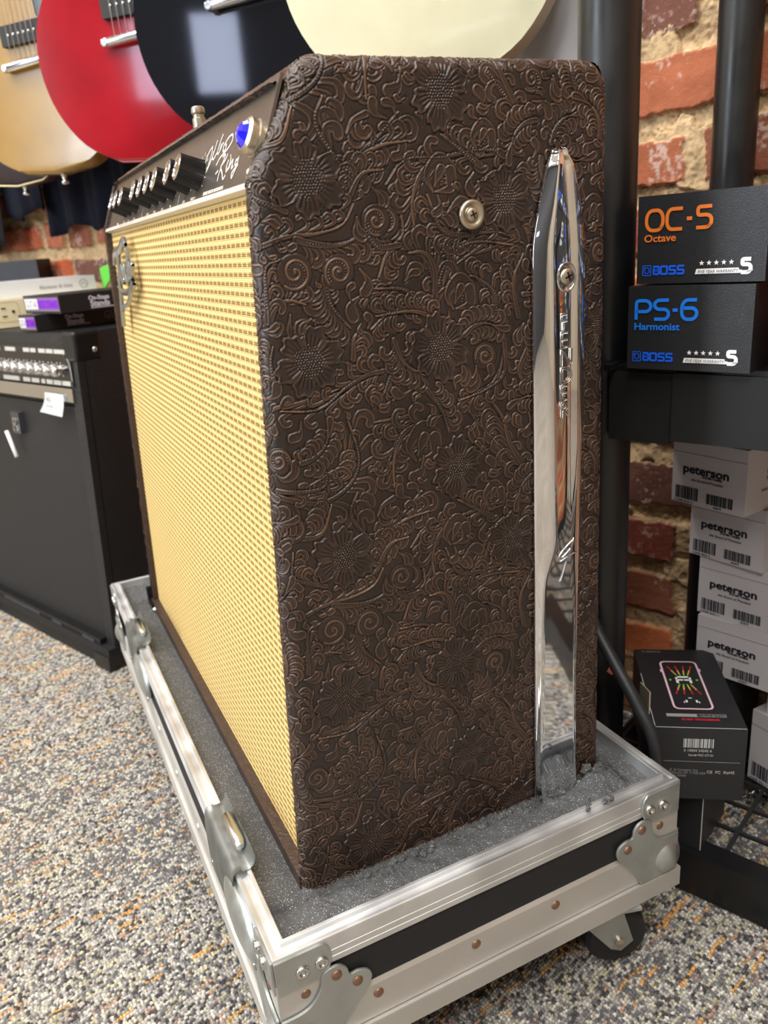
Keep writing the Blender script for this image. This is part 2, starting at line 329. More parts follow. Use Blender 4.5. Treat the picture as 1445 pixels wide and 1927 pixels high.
# ---- tooled leather relief (tile 310 x 250 mm, repeats every 250 mm upwards)
def sm(x): x=np.clip(x,0,1); return x*x*(3-2*x)
def relief(px=.36):
    rs=random.Random(4); W=int(340/px); Hh=int(round(250/px)); ox=18.
    Z=np.zeros((Hh,W)); T=np.full((Hh,W),.15)
    rng=np.random.default_rng(2)
    n=rng.normal(0,1,(Hh,W)); n=(n+np.roll(n,1,0)+np.roll(n,1,1)+np.roll(n,-1,0))/4
    yy,xx=np.mgrid[0:Hh,0:W]*px
    Z+= .11*n+.05*np.sin(xx*4.3+2*np.sin(yy*.9))*np.sin(yy*4.1+2*np.sin(xx*1.1))
    used=np.zeros((Hh,W),bool)
    def win(x0,x1,y0,y1):
        i0=max(0,int((x0+ox)/px));i1=min(W,int((x1+ox)/px)+1)
        j=np.arange(int(y0/px),int(y1/px)+1); i=np.arange(i0,max(i0,i1))
        J=j%Hh; X,Y=np.meshgrid(i*px-ox,j*px); return np.ix_(J,i),X,Y
    def spl(P,n=18):
        P=np.array(P,float)
        if len(P)==2: return P[0]+(P[1]-P[0])*np.linspace(0,1,n)[:,None]
        Q=np.vstack([2*P[0]-P[1],P,2*P[-1]-P[-2]]);o=[]
        m=len(P)-1
        for k in range(m):
            t=np.linspace(0,1,max(4,n//m),endpoint=(k==m-1))[:,None]
            a,b,c,d=Q[k:k+4]
            o.append(.5*((2*b)+(c-a)*t+(2*a-5*b+4*c-d)*t*t+(3*b-a-3*c+d)*t**3))
        return np.vstack(o)
    def field(P,wf,pad=2.):
        S=spl(P); w0=max(wf(t) for t in np.linspace(0,1,9))+pad
        ix,X,Y=win(S[:,0].min()-w0,S[:,0].max()+w0,S[:,1].min()-w0,S[:,1].max()+w0)
        best=np.full(X.shape,1e9);tt=np.zeros(X.shape);sd=np.zeros(X.shape)
        N=len(S)-1
        for k in range(N):
            a=S[k];b=S[k+1]-a;L=b@b+1e-9
            t=np.clip(((X-a[0])*b[0]+(Y-a[1])*b[1])/L,0,1)
            dx=X-a[0]-t*b[0];dy=Y-a[1]-t*b[1];d=np.hypot(dx,dy)
            g=(k+t)/N; m=d-np.vectorize(wf)(0) if False else d
            u=d<best;best=np.where(u,d,best);tt=np.where(u,g,tt);sd=np.where(u,np.sign(b[0]*dy-b[1]*dx),sd)
        return ix,X,Y,best,tt,sd,S
    def wl(W0): return lambda t: W0*(.22+.78*sm(np.asarray(t)/.72))
    def ws(W0): return lambda t: W0*(1.15-.75*np.asarray(t))
    def put(ix,e,h,tone,base=.0):
        z=Z[ix];t=T[ix];ins=e>0
        z=np.where(ins,base+h,z-.62*np.exp(-(e/.6)**2)*(e<=0)); t=np.where(ins,tone,t*(1-.8*np.exp(-(e/.7)**2))-.1*np.exp(-(e/.6)**2))
        Z[ix]=z;T[ix]=t;used[ix]|=e>-1.2
    def lobe(P,W0):
        ix,X,Y,d,t,sd,S=field(P,wl(W0)); w=wl(W0)(t); e=w-d
        rim=np.exp(-((e-.62)/.42)**2)
        h=.34*sm(e/.6)+.55*rim-.22*sm((e-1.0)/1.)
        v=np.cos((d+.55*sd*t*w)*4.6-.8)*sm((e-1.1)/.7)*sm(t/.2)*.30*(1-.25*t)
        h=(h+v)*(.55+.45*sm(t*1.5))
        tone=.18+.60*rim+.62*v+.12*t
        put(ix,e,h,tone)
    def stem(P,W0):
        ix,X,Y,d,t,sd,S=field(P,ws(W0)); w=ws(W0)(t); e=w-d
        rim=np.exp(-((e-.55)/.45)**2); mid=np.exp(-(d/.45)**2)
        put(ix,e,.5*sm(e/.6)+.4*rim-.25*sm((e-.9)/.6)+.2*mid,.16+.6*rim+.3*mid)
    def beads(S,off,step=2.0,r=.66):
        S=np.array(S);seg=np.linalg.norm(np.diff(S,axis=0),axis=1);L=np.r_[0,np.cumsum(seg)]
        for s in np.arange(0,L[-1],step):
            p=np.array([np.interp(s,L,S[:,0]),np.interp(s,L,S[:,1])])
            q=np.array([np.interp(min(s+.5,L[-1]),L,S[:,0]),np.interp(min(s+.5,L[-1]),L,S[:,1])])-p
            nn=np.array([-q[1],q[0]])/(np.linalg.norm(q)+1e-6); dot(p+nn*off,r)
    def dot(p,r,hh=.4):
        ix,X,Y=win(p[0]-r-1,p[0]+r+1,p[1]-r-1,p[1]+r+1)
        d=np.hypot(X-p[0],Y-p[1]);z=Z[ix];k=np.exp(-(d/r)**4)
        Z[ix]=(z-.45*np.exp(-((d-r-.25)/.35)**2))*(1-k)+k*(z*.3+hh+.35);T[ix]=T[ix]*(1-.6*np.exp(-((d-r-.25)/.35)**2))*(1-k)+.62*k
    def frond(P,n,side,L,w):
        S=spl(P,24);N=len(S)-1
        n=n+2; order=[(i+1.)/(n+.3) for i in range(n)][::-1]
        for q in order:
            for sd in ((-1,1) if side==0 else (side,)):
                b=max(0,q-.5); i0=int(b*N);i1=min(N-1,int(q*N))
                p0=S[i0];p1=S[i1];d=S[min(N,i1+1)]-S[max(0,i1-1)];d/=np.linalg.norm(d)+1e-6
                nn=np.array([-d[1],d[0]])*(-sd)*(-1); l=L*1.85*(.8+.35*rs.random())*(1-.25*abs(q-.5))
                mid=p1+nn*l*.28+d*l*.18
                tip=p1+nn*l*.72+d*l*(.1+.2*rs.random())
                curl=tip+nn*l*.12-d*l*.22
                lobe([p0,(p0+p1)/2+nn*l*.05,p1+nn*l*.22+d*l*.16,p1+nn*l*.5+d*l*.24,p1+nn*l*.66+d*l*.05,p1+nn*l*.58-d*l*.12],w*(.68+.22*rs.random()))
        stem(P,min(2.2,w*.6)); return S
    def flower(c,R):
        c=np.array(c);rot=c[0]*.37
        ix,X,Y=win(c[0]-R-3,c[0]+R+3,c[1]-R-3,c[1]+R+3)
        x=X-c[0];y=Y-c[1];r=np.hypot(x,y);a=np.arctan2(y,x)+rot
        R=R*.84; k=np.abs(np.cos(3*a)); out=R*(.56+.38*k**.55+.05*np.cos(18*a+1.6+1.5*np.sin(a*2))+.06*np.sin(a*2+1))
        pet=np.abs(((a*6/(2*np.pi))%1)-.5)*2 # 1 at groove? 
        gd=(1-np.abs(2*((a*6/(2*np.pi)-.25*0)%1)-1))
        e=np.minimum(out-r,99.)
        # angular distance to petal boundary (cos3a==0 -> a=30+60k)
        ab=np.abs(((a-np.pi/6)/(np.pi/3)+.5)%1-.5)*(np.pi/3)*r
        e2=np.where(r>R*.34,np.minimum(e,ab+.25),e)
        rim=np.exp(-((e2-.8)/.5)**2)
        cen=((a)/(np.pi/3)+.5)%1-.5
        pl=np.cos(cen*34)*sm((R*.74-r)/(R*.14))*sm((r-R*.30)/1.5)
        h=.7*sm(e2/.8)+.5*rim-.5*sm((e2-1.6)/1.6)+.34*pl+.2*(1-r/R)
        put(ix,e,h,.16+.6*rim+.34*np.maximum(pl,-.4))
        rc=R*.40
        for i in range(-9,10):
            for j in range(-9,10):
                p=np.array([i*2.0+1.*(j%2),j*1.75]); 
                if np.hypot(*p)<rc*(1+.12*rs.random()): dot(c+p+np.array([rs.random()-.5,rs.random()-.5])*.6,.78,.30+.5*max(0,1-np.hypot(*p)/rc))
    def spiral(c,R):
        s=rs.choice([-1,1]);a0=rs.random()*6
        ts=np.linspace(0,1,40);P=[(c[0]+R*(1-t*.88)*math.cos(a0+s*t*10.5),c[1]+R*(1-t*.88)*math.sin(a0+s*t*10.5)) for t in ts]
        ix,X,Y=win(c[0]-R-3,c[0]+R+3,c[1]-R-3,c[1]+R+3)
        d=np.hypot(X-c[0],Y-c[1]);e=R+1.2-d
        put(ix,e,.35*sm(e/.8),.25+0*e)
        ix,X,Y,d,t,sd,S=field(P,lambda t:1.0+0*np.asarray(t))
        k=np.exp(-(d/.75)**4);Z[ix]=Z[ix]*(1-k)+k*(.85-.0*t)-.4*np.exp(-((d-1.3)/.5)**2)*(1-k)*(np.hypot(X-c[0],Y-c[1])<R+.5);T[ix]=T[ix]*(1-k)+.8*k
        Q=[(c[0]+R*(.8-t*.6)*math.cos(a0+s*t*8.),c[1]+R*(.8-t*.6)*math.sin(a0+s*t*8.)) for t in ts]
        beads(Q[:26],0,2.0,.6);dot(np.array(c),1.3,.6)
    def bulb(c,R):
        lobe([(c[0]-R*.5,c[1]-R*.9),(c[0]-R*.9,c[1]),(c[0],c[1]+R*.9),(c[0]+R*.8,c[1]+R*.3)],R*.42)
        lobe([(c[0]-R*.3,c[1]-R*.9),(c[0]+R*.7,c[1]-R*.7),(c[0]+R*.75,c[1]+R*.2)],R*.4)
        lobe([(c[0]-R*.4,c[1]-R*.6),(c[0]-R*.1,c[1]),(c[0]+R*.1,c[1]+R*.35)],R*.32)
        beads(spl([(c[0]+R*.1,c[1]-R*.5),(c[0]+R*.35,c[1]+R*.1)]),0)
    Ss=[]
    for (P,n,sd,L,w) in FR: Ss.append((frond(P,n,sd,L,w),sd))
    for c,R in BUL: bulb(c,R)
    for c,R in SPR: spiral(c,R)
    for c,R in FLW: flower(c,R)
    # fill empty ground and the strips beside the traced part with curled leaves
    def empty(x,y,r,lim):
        j=int(y/px)%Hh;i=int((x+ox)/px);r=int(r/px);J=np.arange(j-r,j+r+1)%Hh;I=np.arange(max(0,i-r),min(W,i+r+1))
        return used[np.ix_(J,I)].mean()<=lim
    for k in range(2500):
        x=rs.uniform(-14,316);y=rs.uniform(0,250)
        if not empty(x,y,11,.2): continue
        a=rs.random()*6.28;s=rs.choice([-1,1])
        if rs.random()<.3: spiral((x,y),rs.uniform(7,9)); a0=a+1.57; lobe([(x+9*math.cos(a),y+9*math.sin(a)),(x+13*math.cos(a+s*.5),y+13*math.sin(a+s*.5)),(x+14*math.cos(a+s*1.1),y+14*math.sin(a+s*1.1)),(x+12*math.cos(a+s*1.6),y+12*math.sin(a+s*1.6))],3.4); continue
        P=[(x,y)];
        for q in range(4): a+=s*.35; P.append((P[-1][0]+7.5*math.cos(a),P[-1][1]+7.5*math.sin(a)))
        P=[(p[0]-(P[2][0]-x),p[1]-(P[2][1]-y)) for p in P]
        Ss.append((frond(P,5,-s,9,3.3),0)); frond(P,4,s,8,3.)
        for e in (-.5,.1): lobe([P[3],(P[4][0],P[4][1]),(P[4][0]+6*math.cos(a+e),P[4][1]+6*math.sin(a+e)),(P[4][0]+9*math.cos(a+e*2),P[4][1]+9*math.sin(a+e*2))],2.8)
    for r,lim,l0,l1,w0 in ((6,.22,13,18,4.2),(4.4,.22,10,14,3.6),(3.2,.22,8,11,2.8),(2.4,.2,5.5,8,2.0)):
      for k in range(3500):
        x=rs.uniform(-14,316);y=rs.uniform(0,250)
        if not empty(x,y,r,lim): continue
        a=rs.random()*6.28;s=rs.choice([-1,1]);l=rs.uniform(l0,l1)
        P=[(x-l*.5*math.cos(a),y-l*.5*math.sin(a)),(x,y)]
        b=a
        for q in range(3): b+=s*.45; P.append((P[-1][0]+l*.2*math.cos(b),P[-1][1]+l*.2*math.sin(b)))
        lobe(P,w0*rs.uniform(.8,1.1))
        if rs.random()<.5: lobe([P[0],(P[1][0]-s*2.5*math.sin(a),P[1][1]+s*2.5*math.cos(a)),(P[2][0]-s*5*math.sin(a),P[2][1]+s*5*math.cos(a))],w0*.7)
    for c,R in FLW: flower(c,R)
    for S,sd in Ss[::2]: beads(S[4:-3],0,2.0,.64)
    return Z,T,ox,px

# ------------------------------------------------------------ the room
rng = np.random.default_rng(7)
def hash2(i, j, k=0):
    h = np.sin(i*127.1+j*311.7+k*74.7)*43758.5453
    return h-np.floor(h)
def vnoise(x, y, k=0):
    i = np.floor(x); j = np.floor(y); fx = x-i; fy = y-j; fx = fx*fx*(3-2*fx); fy = fy*fy*(3-2*fy)
    return (hash2(i, j, k)*(1-fx)+hash2(i+1, j, k)*fx)*(1-fy)+(hash2(i, j+1, k)*(1-fx)+hash2(i+1, j+1, k)*fx)*fy
def fbm(x, y, k=0, o=4):
    s = 0; a = .5
    for q in range(o): s = s+a*vnoise(x, y, k+q*3.1); x = x*2.03; y = y*2.03; a *= .5
    return s
def col3(*cs): return [np.array(srgb(*c)) for c in cs]
CBG, CGR, CSL, CDK, COR, CRU, CYE = col3((198, 192, 180), (164, 160, 154), (122, 120, 120), (78, 75, 75), (204, 156, 98), (176, 142, 120), (196, 188, 160))
def carpet(x, y):
    a = R(16.0); p = x*math.cos(a)+y*math.sin(a); q = -x*math.sin(a)+y*math.cos(a)      # rows of loops run along p
    q = q+.0030*(fbm(p*55, q*55, 5)-.5)*2+.0012*(vnoise(p*260, q*260, 6)-.5)
    i = np.floor(q/.0031); fq = q/.0031-i-.5
    L = .0036; ph = hash2(i, i*0, 1)*9; pj = p/L+ph+1.1*vnoise(p*95, i*3.7, 61); j = np.floor(pj); fp = pj-j-.5
    jx = (hash2(i, j, 2)-.5)*.25; hgt = .6+.4*hash2(i, j, 3)
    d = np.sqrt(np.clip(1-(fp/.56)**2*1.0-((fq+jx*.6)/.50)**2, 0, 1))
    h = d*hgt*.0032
    s = fbm(p/.050+i*7.7, i*.37+0*p, 9, 2)*1.33; s2 = fbm(p/.028+i*3.3, i*.9, 21, 2)*1.33; big = fbm(p/.12, q/.05, 33, 2)*1.33
    r = hash2(i, j, 4); ply = .50+.66*hash2(i, np.floor(pj*3), 5)*(.7+.6*vnoise(p*900, q*900, 71))
    c = np.where((r < .30)[..., None], CBG, np.where((r < .58)[..., None], CGR, np.where((r < .82)[..., None], CSL, CDK)))
    c = np.where(((s2 > .66) & (r < .6))[..., None], CYE*.9, c)
    c = np.where(((s > .755) & (r < .85))[..., None], COR, c)
    c = np.where(((s < .24) & (r < .6))[..., None], CRU, c)
    c = np.where(((big < .36) & (r > .45))[..., None], CSL*.8, c)
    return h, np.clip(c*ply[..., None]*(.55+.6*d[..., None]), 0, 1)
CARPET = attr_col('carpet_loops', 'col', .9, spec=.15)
def sheet(name, fn, us, vs, place, mats, kind, disp):
    u, v = np.meshgrid(us, vs); h, c = fn(u, v)
    co = place(u, v, h).reshape(-1, 3); f = gridfaces(len(vs), len(us))
    return co, f, c.reshape(-1, 3)
def join(parts):
    cs = []; fs = []; ks = []; n = 0
    for co, f, c in parts: cs.append(co); fs.append(f+n); ks.append(c); n += len(co)
    return np.vstack(cs), np.vstack(fs), np.vstack(ks)
zf = -FZ
def fp_(u, v, h): return np.stack([u, v, h+zf-.004], -1)
st = .0009
X0, X1, Y0, Y1 = -.40, .60, -.30, 1.10
def lin(a, b_, s): return np.linspace(a, b_, int(round((b_-a)/s))+1)
def dense(a0, a1, b0, b1, s): return sheet('floor', carpet, lin(a0, a1, s), lin(b0, b1, s), fp_, None, None, 0)
core = dense(X0, .0, Y0, .70, st); core2 = dense(.0, X1, Y0, .06, st); core3 = dense(.0, X1, .06, Y1, .004); core4 = dense(X0, .0, .70, Y1, .0016)
def ring(a0, a1, b0, b1, s):
    us = np.arange(a0, a1+s*.5, s); vs = np.arange(b0, b1+s*.5, s); us = np.linspace(a0, a1, len(us)); vs = np.linspace(b0, b1, len(vs))
    return sheet('f', lambda x, y: (np.full_like(x, .0022), (np.array(srgb(146, 139, 129))*np.ones(x.shape+(1,)))*(.75+.5*fbm(x*16, y*16, 3))[..., None]), us, vs, fp_, None, None, 0)
xe, ye = X1, Y1
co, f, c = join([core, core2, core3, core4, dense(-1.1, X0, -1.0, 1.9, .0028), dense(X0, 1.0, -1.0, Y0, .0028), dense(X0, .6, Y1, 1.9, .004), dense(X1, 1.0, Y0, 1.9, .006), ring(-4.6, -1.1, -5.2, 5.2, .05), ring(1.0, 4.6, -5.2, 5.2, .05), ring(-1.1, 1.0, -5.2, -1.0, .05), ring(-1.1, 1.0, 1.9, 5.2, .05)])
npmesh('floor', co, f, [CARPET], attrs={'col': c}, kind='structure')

# brick wall: real courses with sunk, rough mortar
CBR = col3((200, 106, 64), (182, 92, 58), (156, 80, 60), (200, 112, 70), (150, 80, 64), (150, 92, 70), (176, 104, 74), (116, 78, 66))
CMO = np.array(srgb(214, 182, 140)); CMO2 = np.array(srgb(150, 130, 102)); CWH = np.array(srgb(214, 190, 176))
def bricks(u, z):
    P_ = .0767; zz = z+.0085*(fbm(u*7, z*7, 3)-.5)*2; uu = u+.006*(fbm(u*22, z*22, 8)-.5)*2; zz = zz+.006*(fbm(u*40, z*40, 12)-.5)
    k = np.floor((zz-.0530)/P_); fz = (zz-.0530)/P_-k
    off = np.where(k % 2 == 0, .0, .105)+.02*hash2(k, k*0, 2)
    Lb = .212; bu = (uu+.036+off)/Lb; j = np.floor(bu); fu = bu-j
    hh = hash2(k, j, 1); short = hh < .25                          # some headers
    fu2 = np.where(short, (fu*2) % 1, fu); Ls = np.where(short, Lb/2, Lb); j2 = j*2+np.where(short, np.floor(fu*2), 0)
    mz = .13+.07*hash2(k, j, 6); mu = .010/Ls*(.7+.8*hash2(k, j2, 7))
    e = np.minimum(np.minimum(fz-mz, 1-mz*.8-fz)*P_, np.minimum(fu2-mu, 1-mu-fu2)*Ls)   # distance inside the brick
    e = e+.0035*(fbm(u*110, z*110, 5)-.5)*2
    ins = np.clip(e/.0028, 0, 1); ins = ins*ins*(3-2*ins)
    rough = fbm(u*260, z*260, 14)-.5; lump = fbm(u*60, z*60, 17)-.5
    hb = .004+.0035*(hash2(k, j2, 9)-.5)+.0016*lump+.0008*rough
    hm = -.004+.011*lump+.0055*rough+.005*(fbm(u*14, z*14, 40)-.5)
    h = np.maximum(hm*(1-ins)+hb*ins, np.where(fbm(u*9, z*9, 44) > .62, hm*.5+.004, -1))
    pick = (hash2(k, j2, 11)*len(CBR)).astype(int) % len(CBR); c = np.array(CBR)[pick]
    c = c*(.78+.5*fbm(u*50, z*50, 20))[..., None]
    wh = np.clip((fbm(u*28, z*28, 25)*fbm(u*240, z*240, 26)*4-1.15)*2.2, 0, 1)
    c = c*(1-wh[..., None]*.7)+CWH*wh[..., None]*.7
    m = CMO*(.6+.7*fbm(u*90, z*90, 30))[..., None]*(1-.35*np.clip(-rough*3, 0, 1))[..., None]
    km = np.clip(np.maximum(1-ins, (h <= hm*.5+.0041)*(fbm(u*9, z*9, 44) > .62)), 0, 1)[..., None]
    return h, np.clip(c*(1-km)+m*km, 0, 1)
BRICK = attr_col('brick_and_mortar', 'col', .88, bump=.9, bscale=900, spec=.2)
# wall coordinates: u = minus the frame's x
def wp(u, z, h):
    x = -u; y = .635-h; return np.stack([.3907*x+.9205*y, -.9205*x+.3907*y, z], -1)
def wpatch(u0, u1, z0, z1, s):
    us = np.linspace(u0, u1, max(2, int(round((u1-u0)/s))+1)); vs = np.linspace(z0, z1, max(2, int(round((z1-z0)/s))+1))
    co, f, c = sheet('w', bricks, us, vs, wp, None, None, 0); return co, f[:, ::-1], c
co, f, c = join([wpatch(-.30, .12, -.18, .80, .0014), wpatch(1.0, 1.75, .34, .66, .0025), wpatch(.12, 1.0, -.18, .80, .012), wpatch(-2.6, -.30, -.18, 2.7, .02),
                 wpatch(-.30, 3.4, .80, 2.7, .02), wpatch(1.75, 3.4, -.18, .80, .02), wpatch(1.0, 1.75, -.18, .34, .02), wpatch(1.0, 1.75, .66, .80, .01)])
npmesh('wall_back', co, f, [BRICK], attrs={'col': c}, kind='structure')
PAINT = mat('painted_wall', (66, 68, 72), .7, bump=.2, bscale=150); CEIL = mat('ceiling_tile', (225, 224, 220), .85, bump=.4, bscale=300)
def wbox(x0, x1, y0, y1, z0, z1, bm=None): return box(bm or B(), x0, x1, y0, y1, z0, z1)
mk('ceiling', wbox(-3.45, 2.65, -3.45, .70, 2.7, 2.8), CEIL, M=WF, kind='structure')
PAINT2 = mat('cream_wall', (196, 184, 162), .7, noise=.9, nscale=1.6, ndark=.35)
mk('wall_left', wbox(-3.5, -3.4, -3.45, .70, -.18, 2.7), PAINT2, M=WF, kind='structure')
mk('wall_right', wbox(2.6, 2.7, -3.45, .70, -.18, 2.7), PAINT2, M=WF, kind='structure')
b = B()                                                       # street side, with a shop window left of the door side
wbox(-3.4, -1.95, -3.5, -3.4, -.18, 2.7, b); wbox(-1.15, 2.6, -3.5, -3.4, -.18, 2.7, b); wbox(-1.95, -1.15, -3.5, -3.4, -.18, .3, b); wbox(-1.95, -1.15, -3.5, -3.4, 2.2, 2.7, b)
mk('wall_front', b, PAINT, M=WF, kind='structure')
wn = thing('window_1', None, None, wf(-1.55, -3.45, .3)); wn['kind'] = 'structure'
b = B(); wbox(-1.95, -1.89, -3.48, -3.42, .3, 2.2, b); wbox(-1.21, -1.15, -3.48, -3.42, .3, 2.2, b); wbox(-1.89, -1.21, -3.48, -3.42, .3, .36, b); wbox(-1.89, -1.21, -3.48, -3.42, 2.14, 2.2, b)
mk('window_frame', b, BLK, wn, WF)
b = B()
for a0, a1, c0, c1 in ((-.60, -.34, 1.35, 1.75), (.45, .85, 1.30, 1.48)):  # unseen glowing panes on the solid wall, added to mirror in the guitars
    w2 = thing('window_%d' % (2 if a0 < 0 else 3), None, None, wf((a0+a1)/2, -3.39, c0)); w2['kind'] = 'structure'
    b = B(); wbox(a0-.04, a0, -3.40, -3.38, c0-.04, c1+.04, b); wbox(a1, a1+.04, -3.40, -3.38, c0-.04, c1+.04, b); wbox(a0, a1, -3.40, -3.38, c0-.04, c0, b); wbox(a0, a1, -3.40, -3.38, c1, c1+.04, b)
    mk('window_frame', b, BLK, w2, WF); mk('window_pane', wbox(a0, a1, -3.395, -3.39, c0, c1), mat('glowing_reflection_pane', (225, 232, 255), .6, emis=(205, 220, 255), es=4), w2, WF)
GLASS = mat('window_glass', (255, 255, 255), 0, trans=1)
mk('window_pane', wbox(-1.89, -1.21, -3.452, -3.448, .36, 2.14), GLASS, wn, WF)
# the lamps of the shop ceiling
for i, (x, y) in enumerate(LIGHTS):
    t = thing('ceiling_light', 'flat white ceiling light panel of the shop, outside the photo', 'ceiling light', wf(x, y, 2.60), group='ceiling light panels')
    mk('light_frame', box(B(), x-.62, x+.62, y-.18, y+.18, 2.60, 2.70), WHITE, t, WF)
    mk('light_diffuser', box(B(), x-.59, x+.59, y-.15, y+.15, 2.592, 2.5995), LENS, t, WF)

# ------------------------------------------------------------ the tooled-leather combo amplifier
XB, ZB, XT, ZT, DP, WD = .0243, .5297, .052, .5998, .2975, .651       # break of the front, top edge, depth, width
amp = thing('combo_amplifier', 'large guitar amplifier in dark brown tooled floral leather with a yellow wheat grille', 'guitar amplifier', (.14, .32, -.02))
Zr, Tr, OX, PX = relief(.45)
def relief_at(u, v):           # metres on the leather -> height (m) and tone
    U_ = (u*1000+OX)/PX; V_ = (v*1000)/PX; H_, W_ = Zr.shape
    U_ = np.clip(U_, 0, W_-1.001); V_ = V_ % H_
    i = np.floor(U_).astype(int); j = np.floor(V_).astype(int); a = U_-i; b_ = V_-j; j1 = (j+1) % H_
    g = lambda Q: (Q[j, i]*(1-a)+Q[j, i+1]*a)*(1-b_)+(Q[j1, i]*(1-a)+Q[j1, i+1]*a)*b_
    return g(Zr)*.00082, g(Tr)
r0 = .011
def arcpts(c, r, a0, a1, n): return [(c[0]+r*math.cos(R(a0+(a1-a0)*i/n)), c[1]+r*math.sin(R(a0+(a1-a0)*i/n))) for i in range(n+1)]
# inner outline = outline pulled in by r0, its corners rounded
zb = -.03
sl = math.degrees(math.atan2(XT-XB, ZT-ZB)); s1 = math.degrees(math.atan2(XB, ZB))
def off(x, z): return (x, z)
e = .010
inner = [(zb*XB/ZB+r0, zb), (XB+r0+.0005, ZB-.001)]
inner += arcpts((XT+r0+e+.0035, ZT-r0-e), e, 180-sl, 90, 8)
inner += arcpts((DP-r0-e, ZT-r0-e), e, 90, 0, 8)
inner += [(DP-r0, zb)]
inner = np.array(inner)
def nearest(px_, pz_):
    best = np.full(px_.shape, 1e9); cx = np.zeros(px_.shape); cz = np.zeros(px_.shape); n = len(inner); inside = np.zeros(px_.shape, bool)
    for k in range(n):
        a = inner[k]; b_ = inner[(k+1) % n]; d = b_-a
        if k < n-1:
            t = np.clip(((px_-a[0])*d[0]+(pz_-a[1])*d[1])/(d@d), 0, 1); qx = a[0]+t*d[0]; qz = a[1]+t*d[1]; D_ = np.hypot(px_-qx, pz_-qz)
            m = D_ < best; best = np.where(m, D_, best); cx = np.where(m, qx, cx); cz = np.where(m, qz, cz)
        c_ = ((a[1] > pz_) != (b_[1] > pz_)) & (px_ < (b_[0]-a[0])*(pz_-a[1])/(b_[1]-a[1]+1e-12)+a[0]); inside ^= c_
    return best, cx, cz, inside
def skin(y_dir, y0_, st, wrap=.0125):
    xs = np.arange(-.04, DP+.042, st); zs = np.arange(zb, ZT+.045, st); X_, Z_ = np.meshgrid(xs, zs)
    D_, cx, cz, ins = nearest(X_, Z_); h, t = relief_at(X_, Z_)
    nx = (X_-cx)/np.maximum(D_, 1e-9); nz = (Z_-cz)/np.maximum(D_, 1e-9)
    ang = np.clip(D_/r0, 0, math.pi/2); ext = np.maximum(D_-r0*math.pi/2, 0)
    px_ = np.where(ins, X_, cx+nx*r0*np.sin(ang)); pz_ = np.where(ins, Z_, cz+nz*r0*np.sin(ang)); yy = np.where(ins, 0, r0*(1-np.cos(ang))+ext)
    Nx = np.where(ins, 0, nx*np.sin(ang)); Nz = np.where(ins, 0, nz*np.sin(ang)); Ny = np.where(ins, -1., -np.cos(ang))
    h = h-.0004
    co = np.stack([px_+Nx*h, y0_+y_dir*(yy+Ny*h), pz_+Nz*h], -1).reshape(-1, 3)
    ok = ins | (D_ < r0*math.pi/2+wrap-r0)
    f = gridfaces(len(zs), len(xs), ok)
    if y_dir > 0: f = f[:, ::1]
    else: f = f[:, ::-1]
    co, f, at = compact(co, f, {'tone': t.ravel()}); return co, f, at
co, f, at = skin(1, 0., .00040)
npmesh('side_panel', co, f, [LEATHER], amp, at)
co, f, at = skin(-1, WD, .0016)
npmesh('side_panel', co, f, [LEATHER], amp, at)
# lip above the control panel, top and back: leather carried round in one piece
def sweep(path, y0_, y1_, sp, sy, voff):
    P_ = np.array(path); seg = np.hypot(*np.diff(P_, axis=0).T); L = np.r_[0, np.cumsum(seg)]; s = np.arange(0, L[-1], sp)
    x = np.interp(s, L, P_[:, 0]); z = np.interp(s, L, P_[:, 1]); dx = np.gradient(x); dz = np.gradient(z); l = np.hypot(dx, dz)
    nx, nz = -dz/l, dx/l; ys = np.arange(y0_, y1_, sy)
    S_, Y_ = np.meshgrid(s, ys); h, t = relief_at((Y_*.47) % .29, S_*1.0+voff)
    h = h*.8-.0006
    co = np.stack([x[None]+nx[None]*h, Y_, z[None]+nz[None]*h], -1).reshape(-1, 3); return co, gridfaces(len(ys), len(s)), {'tone': t.ravel()}
tv = np.array([XT-XB, ZT-ZB]); tv /= np.linalg.norm(tv); nv = np.array([-tv[1], tv[0]])      # up the slope, and out of it
def SL(s, o=0.): q = np.array([XB, ZB])+tv*s+nv*o; return (q[0], q[1])
lip = [SL(.0585, -.012), SL(.0585, -.001), SL(.059, 0)]+arcpts((XT+r0+e+.0035, ZT-r0-e), r0+e, 180-sl, 90, 10)+[(DP-.02, ZT)]+arcpts((DP-.0105, ZT-.0105), .0105, 90, 0, 6)+[(DP, zb)]
co, f, at = sweep(lip, r0-.0005, WD-r0+.0005, .0008, .0011, .03)
npmesh('top_panel', co, f, [LEATHER], amp, at)
# closed body behind the skin
b = B(); prism(b, [(p[0]+.004*(1 if p[0] < .1 else -1), p[1]-.004) for p in [(-.0014+.01, zb+.006), (XB+.012, ZB), SL(.0540, -.018), (XT+.022, ZT-.010), (DP-.008, ZT-.004), (DP-.006, zb+.006)]], -(WD-.014), -.014, PM((0, 0, 0), (1, 0, 0), (0, 0, 1)))
mk('cabinet', b, BLKM, amp)
# bottom rail in front of the grille
b = B(); box(b, -.0005, .014, .010, WD-.010, zb, .0155); mk('bottom_rail', b, LEATHER2, amp, bevel=.003)
# inner cheek at the far end, seen past the sunk grille
b = B(); prism(b, [(.0002, zb+.006), (XB+.0012, ZB), SL(.056, -.0010), (XT+.03, ZT-.012), (.09, ZT-.02), (.06, zb+.006)], -(WD-.008), -(WD-.019), PM((0, 0, 0), (1, 0, 0), (0, 0, 1))); bmesh.ops.recalc_face_normals(b, faces=b.faces[:]); mk('side_cheek', b, LEATHER2, amp)
